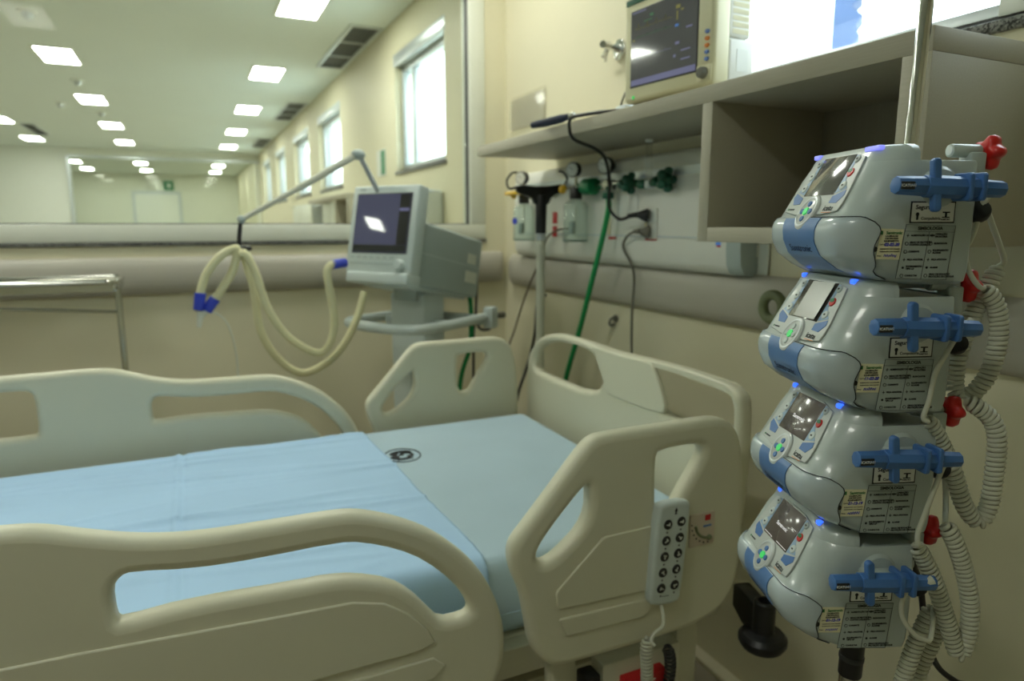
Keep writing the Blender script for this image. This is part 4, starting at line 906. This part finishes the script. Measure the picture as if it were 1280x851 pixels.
    for k, tx in enumerate(('CALIBRAÇÃO','CERTIFICADO','EQUIPAMENTO')): g.mesh(text_mesh(tx, .0026, 'CENTER', bold=.0001), side((-.1065,.0568-k*.0028,.0006)))
    g.mesh(text_mesh('DATA:', .0024, 'LEFT'), side((-.1205,.0472,.0006))).mesh(text_mesh('Resp.:', .0024, 'LEFT'), side((-.1225,.0345,.0006)))
    for k in range(2): g.mesh(text_mesh('equipamento com inspeção', .0022, 'CENTER'), side((-.1075,.0425-k*.0030,.0006)))
    g.out('lettering', 'ink', s3, 0)
    G().mesh(text_mesh(DATES[i], .0050, 'LEFT', shear=.3, bold=.0002), side((-.1150,.0472,.0006))).tube(catmull([sf @ Vector((-.1115+.0014*k, .0345+(.0019 if k % 2 else -.0013)*rs.uniform(.4,1.2), .0009)) for k in range(12)], 5), .00034, 4).out('handwriting', 'penblue', s3, 0)
    # blue tube clamp on the near side
    zc, xc = .1115, .124
    dc = G().cyl((xc,-.0880,zc),(xc,-.020,zc-.002),.0122,.0122,8,.001).out('drip_clamp', 'cblue', root, 25)
    G().cyl((xc,-.1215,zc+.001),(xc,-.0880,zc),.0098,.0108,8,.001).out('clamp_cap', 'cblue', dc, 25)
    G().cyl((xc,-.020,zc-.002),(xc,.0065,zc-.003),.0100,.0092,8,.001).out('clamp_tail', 'cblue', dc, 25)
    for y in (-.0405,-.0250):
        G().mesh(plate(rrect(-.0145,-.0150,.0135,.0155,.004),[],.0055,.0015), frame((xc,y,zc-.001), (1,0,0), (0,0,1))).out('flange', 'cblue', dc)
    G().mesh(plate(rrect(-.0048,-.029,.0048,.029,.0045),[],.009,.002), frame((xc+.004,-.0770,zc+.001), (0,1,0.1), (0,-.1,1))).out('lever', 'cblue', dc)
    G().box((.098,-.075,zc-.009),(xc,-.030,zc+.007),.003).out('clamp_mount', 'pump', dc)
    G().ring([(0,.004),(.020,.004),(.024,0),(0,0)], frame((.099,-.05,zc), (0,1,0), (0,0,1)), 24).out('mount_ring', 'pump', dc)
    cp = G().box((xc+.0075,-.1205,zc-.0040),(xc+.0098,-.1045,zc+.0045),.0008).out('cap_label', 'ink', dc, 0)
    G().mesh(text_mesh('ICATU-H', .0043, 'CENTER', bold=.0001), frame((xc+.0101,-.1125,zc+.0002), (0,1,0), (0,0,1))).out('lettering', 'paper', cp, 0)
    # rear pole clamp with red star knob
    ky, kz = .0285, .1535
    pcl = G().cyl((.070,-.0195,kz+.002),(.070,.0175,kz+.002),.0078,.0078,20,.0012).box((.060,.000,.120),(.082,.020,kz),.003).out('pole_clamp', 'pump', root)
    G().cyl((.070,-.0200,kz+.002),(.070,-.0190,kz+.002),.0052,.0052,16).out('end_plug', 'alu', pcl)
    G().box((-.040,.0,.100),(.075,.016,.145),.003).out('rear_bracket', 'pump', pcl)
    G().cyl((.070,.016,kz+.001),(.070,.024,kz+.001),.0045,.0045,12).out('screw', 'steel', pcl)
    g = G(); n_ = 60; R = []
    for (t_, k_) in ((0,.72),(.003,.95),(.009,1.0),(.015,.92),(.0185,.62)):
        R.append([(.070+math.cos(2*PI*j/n_)*.0180*k_*(1+.17*math.cos(5*2*PI*j/n_)), ky-.006+t_, kz+math.sin(2*PI*j/n_)*.0180*k_*(1+.17*math.cos(5*2*PI*j/n_))) for j in range(n_)])
    g.quadstrip(R, True).out('star_knob', 'red', pcl, 60)
    G().cyl((.095,.006,.088),(.085,.012,.082),.013,.013,16,.003).out('cord_gland', 'rubber', root)
    G().box((-.06,-.085,-.008),(.05,-.01,.001),.002).out('stacking_foot', 'pump', root)
    return root
PUMPS = [pump(i) for i in range(4)]
# coiled cords at the right of the stack
def coil(label, lead, main, lead2=None, n=0):
    o = thing('coiled_cord', label, 'cord', main[0], 0, 'coiled cream pump cords')
    G().tube(helix(local(o, main), .0083, .0062, 12), .0029, 6).out('coil', 'cord', o, 60)
    G().tube(catmull(local(o, lead), 8), .0030, 8).out('lead', 'cord', o, 60)
    G().tube([Vector(p)-Vector(o.location) for p in (lead[0], Vector(lead[0]).lerp(Vector(lead[1]), .5))], [.0055,.0036], 10).out('strain_relief', 'cord', o, 60)
    if lead2: G().tube(catmull(local(o, lead2), 8), .0034, 8).out('return_lead', 'cord', o, 60)
    attach(o, PUMPS[n])
coil('coiled cream cord of the topmost pump, looping beside the red knob', [(.842,.500,1.392),(.838,.502,1.375),(.834,.504,1.351),(.827,.507,1.327),(.834,.504,1.304),(.846,.498,1.287),(.867,.505,1.285)],
     [(.867,.505,1.285),(.884,.497,1.259),(.889,.494,1.219),(.882,.498,1.175),(.871,.512,1.147),(.862,.522,1.153),(.862,.524,1.184),(.868,.522,1.224),(.878,.518,1.259),(.888,.512,1.288),(.896,.508,1.309)],
     [(.896,.508,1.309),(.899,.504,1.316),(.89,.506,1.335),(.874,.511,1.366),(.862,.515,1.392)], n=0)
coil('coiled cream cord of the second pump, hanging in a long loop', [(.822,.487,1.25),(.812,.493,1.238),(.796,.497,1.211),(.786,.501,1.187),(.782,.503,1.153),(.780,.506,1.133),(.786,.504,1.127),(.800,.515,1.126)],
     [(.800,.515,1.127),(.822,.509,1.095),(.841,.501,1.056),(.857,.493,1.013),(.875,.485,.992),(.886,.48,1.011),(.887,.479,1.056),(.886,.48,1.099),(.880,.486,1.123),(.866,.496,1.138),(.858,.506,1.146)], n=1)
coil('coiled cream cord of the third pump, hanging low', [(.808,.484,1.092),(.799,.487,1.077),(.792,.490,1.052),(.784,.494,1.016),(.779,.497,.990),(.780,.496,.973),(.800,.505,.966)],
     [(.796,.509,.966),(.821,.499,.919),(.843,.489,.861),(.859,.481,.816),(.868,.477,.833),(.868,.477,.878),(.855,.483,.932),(.84,.49,.97),(.83,.497,.991)],
     [(.83,.497,.991),(.850,.510,.998),(.866,.522,1.015),(.861,.525,1.05)], n=2)
coil('coiled cream cord of the lowest pump, running down out of view', [(.790,.480,.934),(.764,.493,.919),(.760,.495,.890),(.774,.488,.864),(.792,.479,.853),(.806,.484,.860),(.838,.505,.872)],
     [(.845,.510,.868),(.833,.515,.831),(.825,.519,.797),(.818,.523,.75),(.815,.53,.66)], n=3)
coil('second coiled cream cord strand below the lowest pump', [(.872,.525,.885),(.880,.52,.87),(.882,.516,.855)], [(.880,.515,.848),(.870,.52,.807),(.859,.526,.765),(.852,.530,.722),(.848,.535,.66)], n=3)
attach(cable('pump_power_cord', [(.935,.607,.90),(.944,.607,.865),(.958,.60,.826),(.974,.593,.747),(.993,.584,.694),(1.023,.57,.665),(1.06,.556,.646),(1.16,.53,.55)], .0045, 'black', 'black power cord hanging behind the lowest pump'), PUMPS[3])['label'] = 'black power cord'
